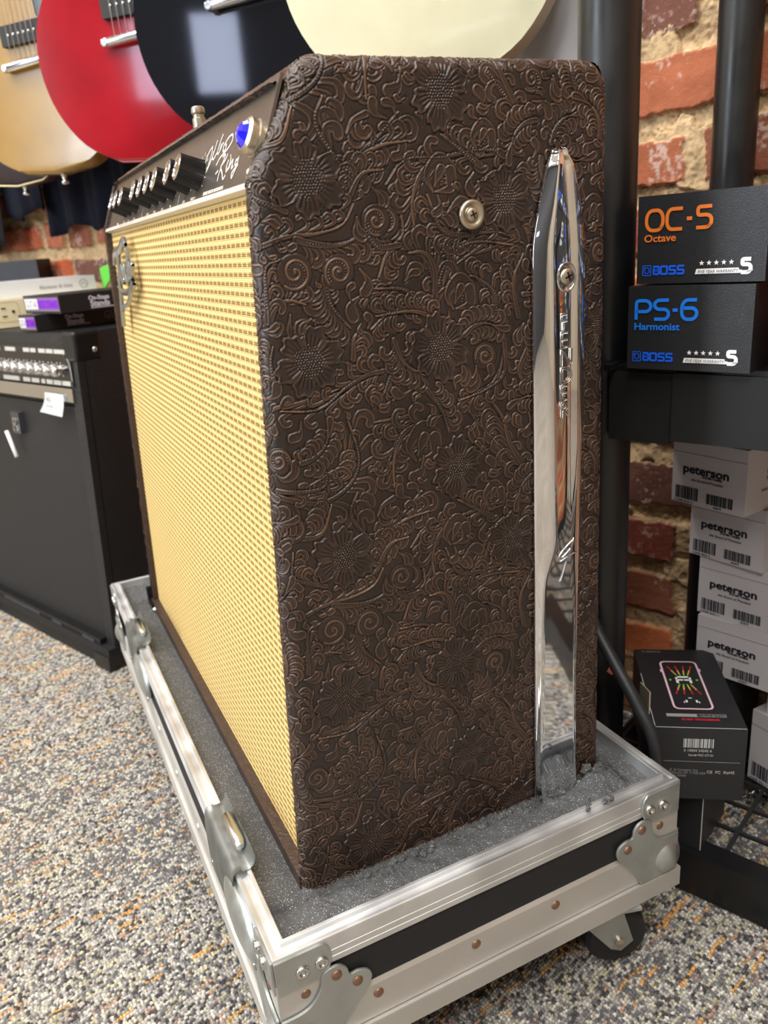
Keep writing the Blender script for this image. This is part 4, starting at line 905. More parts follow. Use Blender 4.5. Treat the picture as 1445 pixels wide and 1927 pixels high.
for k in range(29): box(b, .026+k*.043, .030+k*.043, .389, .597, -.1345, -.1305)
for k in range(5): box(b, .026, 1.28, .425+k*.043, .429+k*.043, -.1340, -.1310)
mk('base_grid', b, mat('grid_black', (38, 38, 40), .45), rack, WF)
# small writing helpers
def rr(x0, x1, y0, y1, r): return fillet([(x0, y0), (x1, y0), (x1, y1), (x0, y1)], r, 4, closed=True)
GLY = {'O': [([(.25, 0), (.9, 0), (1.15, .28), (1.15, .72), (.9, 1), (.25, 1), (0, .72), (0, .28)], .25, True)], 'C': [([(1.05, 0), (.2, 0), (0, .25), (0, .75), (.2, 1), (1.05, 1)], .25, False)], '-': [([(0, .48), (.36, .48)], 0, False)],
       '5': [([(0, 0), (.75, 0), (.98, .15), (.98, .45), (.75, .6), (.08, .6), (.08, 1), (.98, 1)], .14, False)], 'P': [([(0, -.04), (0, .98), (.8, .98), (1.05, .8), (1.05, .55), (.8, .40), (.0, .40)], .2, False)],
       'S': [([(0, 0), (.8, 0), (1.0, .15), (1.0, .38), (.8, .52), (.22, .52), (0, .66), (0, .85), (.22, 1), (1.0, 1)], .18, False)], '6': [([(1.0, 1), (.25, 1), (0, .75), (0, .22), (.22, 0), (.8, 0), (1.02, .2), (1.02, .42), (.8, .58), (.04, .58)], .2, False)]}
def glyphs(b, s, x, y, h, wd, M, xs=.78, gap=.28):
    for ch in s:
        wmax = 0
        for P, r, cl in GLY[ch]:
            q = fillet([(x+p[0]*h*xs, y+p[1]*h) for p in P], r*h, 4, cl); ribbon(b, q, wd, M, closed=cl); wmax = max(wmax, max(p[0] for p in P))
        x += (wmax+gap)*h*xs
    return x
def barcode(b, x0, x1, y0, y1, M, seed=1, o=.0003):
    r_ = random.Random(seed); x = x0
    while x < x1:
        w_ = r_.choice((.0004, .0007, .0011, .0015)); 
        if x+w_ > x1: break
        box(b, x, x+w_, y0, y1, 0, o, M); x += w_+r_.choice((.0004, .0006, .0010))
def star(b, x, y, r, M): 
    pts = [(x+(r if k % 2 == 0 else r*.42)*math.sin(math.pi*k/5), y+(r if k % 2 == 0 else r*.42)*math.cos(math.pi*k/5)) for k in range(10)]; prism(b, pts[::-1], 0, .0003, M)
def effects_box(x, y, z, col, title, sub, label, rot=0):
    W_, D_, H_ = .1035, .135, .0695; M = WF @ T(x, y, z) @ RZ(rot)
    o = M @ Vector((W_/2, D_/2, 0)); t_ = thing('pedal_box', label, 'pedal box', o, 'black effect pedal boxes on the shelf')
    mk('carton', box(B(), 0, W_, 0, D_, 0, H_), CARD, t_, M, bevel=.0012)
    F_ = M @ PM((0, 0, 0), (1, 0, 0), (0, 0, 1)) @ T(0, 0, .0004)
    b = B(); glyphs(b, title, .0075, .0425, .0155, .0028, F_); mk('title_print', b, col, t_)
    text('subtitle_print', sub, .0082, F_ @ T(.0058, .0335, 0), col, t_, xs=1.12, bold=.00016)
    b = B(); ribbon(b, rr(.0055, .0125, .0068, .0148, .0008), .0007, F_, closed=True); ribbon(b, [(.0090+.0021*math.cos(a), .0108+.0024*math.sin(a)) for a in [2*math.pi*k/20 for k in range(20)]], .0007, F_, closed=True)
    ribbon(b, [(.0069, .0135), (.0069, .0110)], .0008, F_)
    for k in range(4):
        x0 = .0142+k*.0069
        if k == 0: ribbon(b, fillet([(x0+.0008, .0078), (x0+.0052, .0078), (x0+.0052, .0106), (x0+.0014, .0108)], .001, 3), .0017, F_); ribbon(b, fillet([(x0+.0014, .0110), (x0+.0050, .0110), (x0+.0050, .0138), (x0+.0002, .0138)], .001, 3), .0017, F_); ribbon(b, [(x0+.0009, .0072), (x0+.0009, .0125)], .0016, F_)
        elif k == 1: ribbon(b, rr(x0, x0+.0052, .0078, .0138, .0010), .0017, F_, closed=True)
        else: ribbon(b, fillet([(x0-.0003, .0078), (x0+.0052, .0078), (x0+.0052, .0108), (x0+.0004, .0108), (x0+.0004, .0138), (x0+.0057, .0138)], .0010, 3), .0017, F_)
    mk('logo_print', b, BLUE2, t_)
    b = B()
    for k in range(5): star(b, .0545+k*.0058, .0152, .0021, F_)
    prism(b, [(.0495, .0068), (.0845, .0068), (.0835, .0108), (.0505, .0108)], 0, .0002, F_)
    glyphs(b, '5', .0855, .0072, .0098, .0030, F_ @ Matrix.Shear('XZ', 4, (0, 0)), xs=.72); ribbon(b, [(.0800, .0080), (.0860, .0080)], .0024, F_)
    mk('warranty_print', b, WHITE, t_)
    text('warranty_text', 'FIVE YEAR WARRANTY', .0034, F_ @ T(.0515, .0076, .0002), GREY, t_, xs=.90, shear=.2)
    return t_
effects_box(.1000, .3600, .4395, ORANGE, 'OC-5', 'Octave', 'black pedal box with orange lettering, stacked on the blue-lettered one')
effects_box(.0950, .3560, .3685, BLUE, 'PS-6', 'Harmonist', 'black pedal box with large blue lettering, lying directly on the black shelf')
# the same goods further along the shelf, beyond the right picture edge: they show mirrored in the chrome leg
MIR = 'black pedal box further along the rack shelf, seen only mirrored in the chrome leg'
for k in range(7):
    for q in range(3): effects_box(.216+.112*k+.06*(k > 2), .357, .3685+.0707*q, (BLUE, ORANGE, WHITE)[(k+q) % 3], ('PS-6', 'OC-5', 'OC-5')[(k+q) % 3], ('Harmonist', 'Octave', 'Octave')[(k+q) % 3], MIR)
# white tuner boxes stacked beside the posts
def tuner_box(o, az, label, W_=.080, D_=.088, H_=.0645, side=False, print_=True):
    d = Vector((math.sin(R(az)), math.cos(R(az)), 0)); M = PM(o, d, Vector((-d.y, d.x, 0)))
    t_ = thing('tuner_box', label, 'tuner box', M @ Vector((W_/2, D_/2, 0)), 'white tuner boxes')
    mk('carton', box(B(), 0, W_, 0, D_, 0, H_), WCARD, t_, M, bevel=.0009)
    F_ = M @ PM((0, 0, 0), (1, 0, 0), (0, 0, 1)) @ T(0, 0, .0003)
    b = B(); box(b, 0, W_, H_*.80, H_*.805, 0, .0002, F_); mk('lid_seam', b, GREY, t_)
    if print_:
        text('brand_print', 'peterson', .0125, F_ @ T(.0130, H_*.50, 0), INK, t_, xs=1.18, bold=.00035)
        text('strobe_print', 'STROBE TUNERS', .0030, F_ @ T(.0360, H_*.455, 0), INK, t_, bold=.0001); text('slogan_print', 'the Sound of Precision', .0040, F_ @ T(.0230, H_*.38, 0), INK, t_, shear=.4)
    b = B(); barcode(b, .0050, .0330, H_*.07, H_*.27, F_, 3); barcode(b, .0420, .0720, H_*.07, H_*.23, F_, 8); mk('barcode_print', b, INK, t_)
    text('code_digits', '6 55987 00231 4', .0032, F_ @ T(.0040, H_*.015, 0), INK, t_); text('code_digits', '403879', .0032, F_ @ T(.050, H_*.02, 0), INK, t_)
    if side:
        S_ = M @ PM((W_, 0, 0), (0, 1, 0), (0, 0, 1)) @ T(0, 0, .0003); text('side_print', 'STROBO', .016, S_ @ T(.034, H_*.47, 0), GREY, t_, bold=.0006); text('side_print', 'tune like a pro', .006, S_ @ T(.026, H_*.30, 0), GREY, t_)
    return t_
TB = [((.4858, .1112, .2048), 172, 'white tuner box at the very top of the stack, close under the black shelf', True), ((.5154, .1107, .1365), 170, 'second white tuner box from the top of the stack, set further right', True),
      ((.5197, .0987, .0683), 166, 'third white tuner box down the stack, with a lighter lid edge', False), ((.5144, .0920, .0001), 163, 'lowest white tuner box of the stack, half hidden by the black pedal box', False)]
for i_, (o, az, lb, sd) in enumerate(TB): tuner_box((o[0], o[1], .2053-.0684*i_), az, lb, W_=.0846, D_=.080, H_=.0682, side=sd)
tuner_box((.5490, .0380, -.1277), 178, 'bright white tuner box standing on the rack grid at the right edge', H_=.090, print_=False)
tuner_box((.5540, .0250, -.0375), 176, 'white tuner box on top of the bright one at the right edge', H_=.078, print_=False)
tuner_box((.5600, .0160, .0408), 176, 'topmost white tuner box of the pile at the right edge', H_=.078, print_=False)
# dark carton that carries the lowest of the stack
def carton(name, label, M, W_, D_, H_, m_=CARD, group=None, c='box'):
    t_ = thing(name, label, c, M @ Vector((W_/2, D_/2, 0)), group); mk('carton', box(B(), 0, W_, 0, D_, 0, H_), m_, t_, M, bevel=.001); return t_
dd = Vector((math.sin(R(35.24)), math.cos(R(35.24)), 0)); rr_ = Vector((dd.y, -dd.x, 0))
Mup = PM(Vector((.4357, -.0468, -.056))-rr_*.0850, rr_, dd)     # upper pedal box, front right foot measured
up = carton('pedal_box', 'black pedal box with a pink-edged pedal and coloured lights pictured on top', Mup, .0850, .1540, .0815, c='pedal box')
lo = carton('pedal_box', 'plain black box standing on the rack base under the pictured pedal box', WF @ T(.0950, .3715, -.1275), .0850, .070, .0715, c='pedal box')
_q = TB[3][0]; _d = Vector((math.sin(R(163)), math.cos(R(163)), 0))
dk = carton('dark_box', 'dark grey box behind the pictured pedal box, carrying the white tuner boxes', PM((_q[0], _q[1], -.1277), _d, Vector((-_d.y, _d.x, 0))) @ T(.004, .006, 0), .040, .070, .1273)
EDG = mat('worn_card_edge', (190, 190, 188), .6)
Ft = Mup @ T(0, 0, .0815+.0003); Ff = Mup @ PM((0, 0, 0), (1, 0, 0), (0, 0, 1)) @ T(0, 0, .0003)
b = B(); ribbon(b, [(.001, .0004), (.084, .0004)], .0008, Ft); ribbon(b, [(.0004, .001), (.0004, .10)], .0006, Ft); ribbon(b, [(.0004, .002), (.0004, .081)], .0006, Ff); mk('worn_edge', b, EDG, up)
b = B(); Fl = WF @ T(.0950, .3715, -.128); tube(b, [(.0850, 0, .002), (.0850, 0, .0700)], .0005, 6, Fl); tube(b, [(.0850, 0, .0712), (.076, 0, .0714)], .0005, 6, Fl); mk('worn_edge', b, EDG, lo)
PINK = mat('pink_print', (226, 190, 202), .45)
b = B(); ribbon(b, rr(.0240, .0610, .0330, .1260, .0060), .0021, Ft, closed=True); box(b, .0215, .0235, .104, .109, 0, .0003, Ft); box(b, .0615, .0635, .106, .111, 0, .0003, Ft); mk('pedal_picture_outline', b, PINK, up)
def dots(pts, sz, m_, nm='light_print', asp=1.6):
    b = B()
    for x, y in pts: box(b, x-sz/2, x+sz/2, y-sz*asp/2, y+sz*asp/2, 0, .0003, Ft)
    mk(nm, b, m_, up)
col_ = {0: [], 1: [], 2: [], 3: []}
for k in range(4):
    for s in (1, -1):
        for q in range(7):
            x = .0425+(k-1.5)*(.0038+q*.0007); y = .0880+s*(.0095+q*.0029); col_[0 if q < 1 else (1 if q < 4 else 3)].append((x, y))
YLP = mat('yellow_print', (225, 190, 80), .5)
for c0, s0, m0 in ((0, .0013, GREEN), (1, .0014, YLP), (3, .0015, RED)):
    for up_ in (True, False): dots([p for p in col_[c0] if (p[1] > .088) == up_], s0, m0)
dots([(.0290, .0880), (.0560, .0880)], .0022, GREEN, asp=1.2)
b = B()
for x0, x1, y0, y1 in ((.0370, .0480, .0925, .0950), (.0365, .0420, .0868, .0890), (.0430, .0485, .0868, .0890), (.0345, .0365, .0890, .0930), (.0485, .0505, .0890, .0930), (.0345, .0370, .0820, .0875), (.0480, .0505, .0820, .0875), (.0405, .0440, .0525, .0533), (.0370, .0388, .0450, .0490), (.0350, .0360, .0440, .0465), (.0470, .0488, .0450, .0490), (.0495, .0505, .0440, .0465)): box(b, x0, x1, y0, y1, 0, .0003, Ft)
mk('pedal_picture', b, WHITE, up)
b = B(); box(b, .0140, .0430, .0190, .0240, 0, .0003, Ft); ribbon(b, [(.0430, .0192), (.0700, .0192), (.0700, .0238), (.0430, .0238)], .0005, Ft); mk('banner_print', b, mat('banner_grey', (150, 148, 146), .5), up)
text('banner_text', 'TRUE-BYPASS', .0038, Ft @ T(.0455, .0200, 0), GREY, up, xs=1.1); text('processor_text', '32-BIT PROCESSOR', .0040, Ft @ T(.0270, .0130, 0), RED, up, xs=1.05, bold=.00012)
text('top_text', 'tc electronic', .0040, Ft @ T(.0080, .1470, 0), GREY, up); 
LG = mat('light_grey_print', (176, 176, 174), .5)
b = B(); barcode(b, .0270, .0550, .0600, .0700, Ff, 21); mk('barcode_print', b, LG, up)
text('code_digits', '0 10004 24242 6', .0038, Ff @ T(.0275, .0555, 0), LG, up); text('code_digits', 'Item# P0C-CT-01', .0032, Ff @ T(.0320, .0505, 0), LG, up)
text('maker_text', 'D. & Company, Inc.\nDALLAS NY 11735 USA\ncode 00000', .0034, Ff @ T(.0150, .0330, 0), GREY, up); text('marks_print', 'CE  FC  RoHS', .0044, Ff @ T(.0500, .0310, 0), LG, up)
b = B(); tube(b, [(.004, .0440, .0002), (.080, .0440, .0002)], .0002, 4, Ff); mk('rule_print', b, GREY, up)
# the leaning card beside it, the cable and the red scrap on the post
b = B(); prism(b, [(0, 0), (.060, -.02), (.060, .030), (.0, .055)], 0, .0012, PM(Vector((.372, .0170, -.010)), dd, (0, 0, 1)) @ T(.0, .01, 0))
mk('card', b, mat('buff_card', (170, 160, 140), .6), label='buff card edge standing at the left side of the pictured pedal box', cat='card')
b = B(); tube(b, cat([(.3520, .1050, .1500), (.3520, .0760, .1100), (.3520, .0450, .0800), (.3535, .0150, .0500), (.3560, -.0080, .0150), (.3580, -.0150, -.060), (.3560, .0000, -.160), (.350, .07, -.1725)], 8), .0062, 12)
mk('cable', b, mat('black_rubber', (34, 35, 38), .5), smooth=True, label='thick black cable sagging down behind the right edge of the flight case', cat='cable')
b = B(); prism(b, [(-.005, -.006), (.001, -.008), (.004, -.001), (.007, .009), (.001, .006), (-.002, .001)], 0, .001, WF @ PM((.082-.004, .3745, .0534), (1, 0, 0), (0, 0, 1)))
mk('paper_scrap', b, mat('red_white_paper', (225, 110, 105), .5), label='torn red and white sticker scrap on the black rack post', cat='sticker')

# ------------------------------------------------------------ black combo amplifier at the left with things lying on it
AW, AD, AH = .50, .25, .570
SH = Matrix(((1, 0, 0, 0), (0, 1, .068, 0), (0, 0, 1, 0), (0, 0, 0, 1)))
AM = WF @ T(-1.290, .276, -.18) @ SH
a2 = thing('combo_amplifier', 'black vinyl guitar amplifier with black grille on the carpet, left of the flight case', 'guitar amplifier', AM @ Vector((AW/2, AD/2, 0)))
def A_(x, y, z): return Vector((x, y, z))
b = B(); box(b, 0, AW, .012, AD, .022, AH); box(b, 0, .026, 0, .014, .022, AH); box(b, AW-.026, AW, 0, .014, .022, AH); box(b, .02, AW-.02, 0, .014, AH-.030, AH); box(b, .02, AW-.02, 0, .014, .022, .034)
mk('cabinet', b, TOLEX, a2, AM, bevel=.006)
b = B(); box(b, .004, AW-.004, -.008, AD-.01, .0, .022); box(b, -.002, AW+.002, -.014, .012, .026, .040); mk('plinth', b, BLKM, a2, AM, bevel=.003)
GRB = bpy.data.materials.new('black_grille_cloth'); GRB.use_nodes = True; nt = GRB.node_tree; bs = nt.nodes['Principled BSDF']; bs.inputs['Roughness'].default_value = .55
tcn = N(nt, 'TexCoord'); sx = N(nt, 'SeparateXYZ'); nt.links.new(tcn.outputs['Object'], sx.inputs[0])
q1 = math_(nt, 'SINE', math_(nt, 'MULTIPLY', sx.outputs[0], 2*math.pi/.0036)); q2 = math_(nt, 'SINE', math_(nt, 'MULTIPLY', sx.outputs[2], 2*math.pi/.0072)); qq = math_(nt, 'MULTIPLY_ADD', math_(nt, 'MULTIPLY', q1, q2), .5, .5)
mx = N(nt, 'Mix', data_type='RGBA'); mx.inputs[6].default_value = srgb(8, 8, 9)+(1,); mx.inputs[7].default_value = srgb(44, 44, 46)+(1,); nt.links.new(math_(nt, 'POWER', qq, 2.), mx.inputs[0]); nt.links.new(mx.outputs[2], bs.inputs['Base Color'])
mk('grille', box(B(), .026, AW-.026, .006, .012, .050, .452), GRB, a2, AM)
b = B(); box(b, .030, AW-.030, -.010, .012, .034, .050)
mk('bottom_moulding', b, BLK, a2, AM, bevel=.002)
DGP = mat('dark_grey_plate', (58, 60, 64), .4)
for x0, x1 in ((.10, .25), (.30, .335), (.41, .45)): mk('moulded_plate', box(B(), x0, x1, -.0115, -.0098, .040, .0445), DGP, a2, AM, bevel=.0004)
b = B(); box(b, .026, AW-.016, -.002, .013, .486, .548); k_ = mk('control_panel', b, BLKG, a2, AM, bevel=.003)
b = B(); box(b, .026, AW-.020, -.004, .013, .462, .484); mk('name_strip', b, CHROME2, a2, AM, bevel=.002)
PIL = mat('pale_label', (200, 200, 196), .4, .3)
b = B()
for x0, x1 in ((.330, .352), (.356, .374), (.384, .406), (.410, .432), (.436, .470), (.262, .30), (.20, .24)): box(b, x0, x1, -.0032, -.0018, .538, .5445, mi=0)
for x0, x1 in ((.315, .340), (.346, .372), (.380, .392), (.398, .418), (.422, .446), (.450, .476), (.24, .30)): box(b, x0, x1, -.0032, -.0018, .4880, .4950)
mk('panel_label', b, PIL, a2, AM, bevel=.0008, kind='stuff')
b = B(); ribbon(b, cat([(.460, .541), (.476, .528), (.481, .511), (.482, .496)], 6), .0016, AM @ PM((0, -.0022, 0), (1, 0, 0), (0, 0, 1))); mk('panel_outline', b, PIL, a2)
for k in range(12):
    x = .445-.0285*k; Mk = AM @ PM((x, -.002, .5115), (1, 0, 0), (0, 0, 1))
    q = mk('control_knob', lathe(B(), [(.0098, 0), (.0092, .006), (.0084, .012), (.0070, .0140), (0, .0148)], 20), CHROME2, a2, Mk, smooth=True)
    b = B()
    for a in range(-130, 131, 52): box(b, -.0007, .0007, .0115, .0140, 0, .0006, RZ(a))
    mk('dial_marks', b, PIL, q, Mk)
for x in (0, AW):
    s = 1 if x else -1
    b = B(); box(b, x-.040 if x else -.0025, x+.0025 if x else .040, -.0025, .046, AH-.045, AH+.0025); bmesh.ops.recalc_face_normals(b, faces=b.faces[:])
    c_ = mk('corner_protector', b, BLK, a2, AM, bevel=.006, seg=3)
    mk('screw', lathe(B(), [(.0045, 0), (.0035, .0016), (0, .002)], 14), SILVER, c_, AM @ T(x+.0026*s, .032, AH-.028) @ RY(90*s), smooth=True)
b = B()
for x0 in (0, AW-.045): box(b, x0-.002, x0+.047, -.016, .05, 0, .026)
mk('foot_corner', b, BLK, a2, AM, bevel=.004)
b = B(); box(b, .245, .275, -.004, .006, .392, .430); bb_ = mk('badge_frame', b, mat('badge_grey', (84, 86, 92), .35, .6), a2, AM, bevel=.002)
text('badge_letter', 'R', .034, AM @ PM((.250, -.0045, .397), (1, 0, 0), (0, 0, 1)), SILVER, bb_, ext=.0006)
# price tag hanging from its name strip
b = B(); F2 = AM @ PM((0, 0, 0), (1, 0, 0), (0, 0, 1)); us = np.linspace(0, 1, 9); V = []
for v in np.linspace(0, 1, 8): V.append([b.verts.new((.392+.062*u-.006*(v**2)*(u < .01), .474-.031*v-.004*u*v, .0065+.010*v*v*(1-.3*u))) for u in us])
for r1, r2_ in zip(V, V[1:]):
    for i in range(8): b.faces.new((r1[i], r1[i+1], r2_[i+1], r2_[i]))
bmesh.ops.solidify(b, geom=b.faces[:], thickness=.0004)
tg = thing('price_tag', 'small white price tag stuck to the name strip of the black amplifier', 'tag', AM @ Vector((.45, -.01, .445)))
mk('tag_card', b, WHITE, tg, F2, smooth=True)
text('tag_text', 'GC', .0075, F2 @ T(.402, .462, .0105), GREY, tg, bold=.0002); text('tag_text', 'USED GEAR', .004, F2 @ T(.408, .453, .0145), GREY, tg)
# white pen-like stick at the very left edge
b = B(); tube(b, [(.236, .395, .012), (.266, .352, .014)], .0035, 12, F2); mk('plastic_stick', b, WHITE, smooth=True, label='white plastic stick hanging at the badge of the black amplifier, left picture edge', cat='stick')
# things on its top; TZ = top of the amplifier
TZ = .3915
def gbox(x, y, z, rot, L_, W_, H_, label):
    """narrow printed carton: short end (W_) faces local -x side, long side L_ runs back"""
    M = WF @ T(x, y, z) @ RZ(rot)
    t_ = thing('stand_box', label, 'carton', M @ Vector((L_/2, W_/2, 0)), 'printed cartons on the black amplifier')
    mk('carton', box(B(), 0, L_, 0, W_, 0, H_), CARD, t_, M, bevel=.0012)
    S_ = M @ PM((0, 0, 0), (1, 0, 0), (0, 0, 1)) @ T(0, 0, .0003)          # long side, towards the viewer
    text('brand_print', 'On-Stage', H_*.34, S_ @ T(L_*.26, H_*.56, 0), mat_('brandw'), t_, bold=.0004); text('brand_print', 'Stands', H_*.46, S_ @ T(L_*.27, H_*.20, 0), mat_('brandw'), t_, bold=.0005)
    b = B(); box(b, L_*.27, L_*.27+H_*1.6, H_*.10, H_*.15, 0, .0002, S_); mk('underline_print', b, mat_('brandw'), t_)
    text('size_print', 'GUITAR', H_*.7, S_ @ T(L_*.62, H_*.25, 0), GREY, t_, bold=.0006)
    E_ = M @ PM((0, W_, 0), (0, -1, 0), (0, 0, 1)) @ T(0, 0, .0003)         # short end
    b = B(); box(b, W_*.02, W_*.98, H_*.12, H_*.88, 0, .0002, E_); mk('end_print', b, mat('end_grey', (120, 108, 116), .5), t_)
    b = B(); box(b, W_*.04, W_*.40, H_*.24, H_*.80, .0002, .0004, E_); mk('end_print', b, WHITE, t_)
    b = B(); box(b, W_*.40, W_*.97, H_*.24, H_*.80, .0002, .0004, E_); mk('end_print', b, PURPLE, t_)
    text('end_text', 'GUITAR', H_*.62, E_ @ T(W_*.05, H_*.30, .0003), GREY, t_, xs=W_*.34/(H_*.62*3.6), bold=.0002); text('end_text', 'REST STAND', H_*.55, E_ @ T(W_*.43, H_*.32, .0003), mat_('deep_purple'), t_, xs=W_*.52/(H_*.55*5.6))
    return t_
_mc = {'brandw': mat('pale_print', (214, 208, 222), .5), 'deep_purple': mat('deep_purple', (84, 20, 140), .5)}
def mat_(k): return _mc[k]
gbox(-.907, .316, TZ, 78, .24, .060, .0265, 'dark stand carton with purple end, lower of two, lying on the black amplifier') if False else None
# lower carton: long side runs towards the wall; upper one turned towards the viewer
def place_box(px_corner_xy, long_az, L_, W_, H_, z, label):
    d = Vector((math.sin(R(long_az)), math.cos(R(long_az)), 0)); M = PM(Vector((px_corner_xy[0], px_corner_xy[1], z)), d, Vector((-d.y, d.x, 0)))
    return M
def carton2(M, L_, W_, H_, label):
    global WF
    keep_ = WF; WF = M @ Matrix.Identity(4)
    try:
        r_ = gbox(0, 0, 0, 0, L_, W_, H_, label)
    finally: WF = keep_
    return r_
carton2(place_box((-.0640, .9507), 66, .20, .055, .026, TZ, ''), .20, .055, .0262, 'lower of two dark cartons with white and purple ends on the black amplifier')
carton2(place_box((-.0255, .9080), 70, .19, .130, .028, TZ+.0266, ''), .19, .135, .0285, 'upper dark carton with a bright white and purple end on the black amplifier')
# cream socket strip behind them
M = WF @ T(-1.10, .262, TZ) @ RZ(78)
ps = thing('power_strip', 'cream power strip with round-cornered sockets lying behind the dark cartons', 'power strip', M @ Vector((.18, .03, 0)))
mk('body', box(B(), 0, .42, 0, .075, 0, .0480), CREAM, ps, M, bevel=.006, seg=3, smooth=True, auto=True)
Fp = M @ PM((0, 0, 0), (1, 0, 0), (0, 0, 1)) @ T(0, 0, .0006)
for k in range(4):
    x = .020+k*.052; b = B(); ribbon(b, rr(x, x+.040, .010, .044, .009), .0012, Fp, closed=True); s_ = mk('socket', b, mat('darker_cream', (188, 176, 138), .5) if k == 0 else _soc, ps)  # socket outline in a darker cream
    _soc = s_.data.materials[0]
    b = B(); box(b, x+.010, x+.018, .0330, .0350, -.0004, .0004, Fp); box(b, x+.010, x+.018, .0190, .0210, -.0004, .0004, Fp); mk('slot', b, BLKM, s_)
    b = B(); lathe(b, [(.0028, -.0003), (.0028, .0005), (0, .0005)], 12, Fp @ T(x+.030, .027, 0)); mk('earth_hole', b, BLKM, s_)
M = WF @ T(-1.13, .250, TZ+.0486) @ RZ(78)
wb = carton('flat_box', 'long flat white box with a small green ring logo, lying on the cream power strip', M, .285, .16, .0290, mat('glossy_white_card', (216, 218, 222), .3), c='box')
Fw = M @ PM((0, 0, 0), (1, 0, 0), (0, 0, 1)) @ T(0, 0, .0003)
b = B(); ribbon(b, [(.262+.0075*math.cos(a), .0150+.0075*math.sin(a)) for a in [2*math.pi*k/24 for k in range(24)]], .0010, Fw, closed=True); ribbon(b, [(.257, .013), (.262, .017), (.267, .013)], .0010, Fw); mk('ring_logo', b, mat('teal_print', (96, 130, 122), .5), wb)
text('box_text', 'Blackstar & Sons', .0090, Fw @ T(.180, .0115, 0), GREY, wb)
b = B(); prism(b, [(0, .0), (.030, .018), (.040, .048), (.0, .040)], 0, .002, WF @ PM((-1.072, .545, TZ+.0485), (1, 0, 0), (0, 0, 1)))
mk('green_card', b, GREEN, label='bright green card corner sticking up behind the flat white box', cat='card')
b = B(); box(b, 0, .30, 0, .05, 0, .118); mk('black_case', b, mat('dark_slate_plastic', (24, 26, 31), .5), M=WF @ T(-1.66, .44, TZ-.0015) @ RZ(28), bevel=.003, label='black slab-shaped box leaning low against the brick wall behind the white box', cat='box')
b = B(); box(b, 0, .40, 0, .24, -.18, TZ-.0018); mk('black_crate', b, BLKM, M=WF @ T(-1.86, .36, 0), bevel=.004, label='plain black cabinet by the brick wall, left of the black amplifier', cat='cabinet')

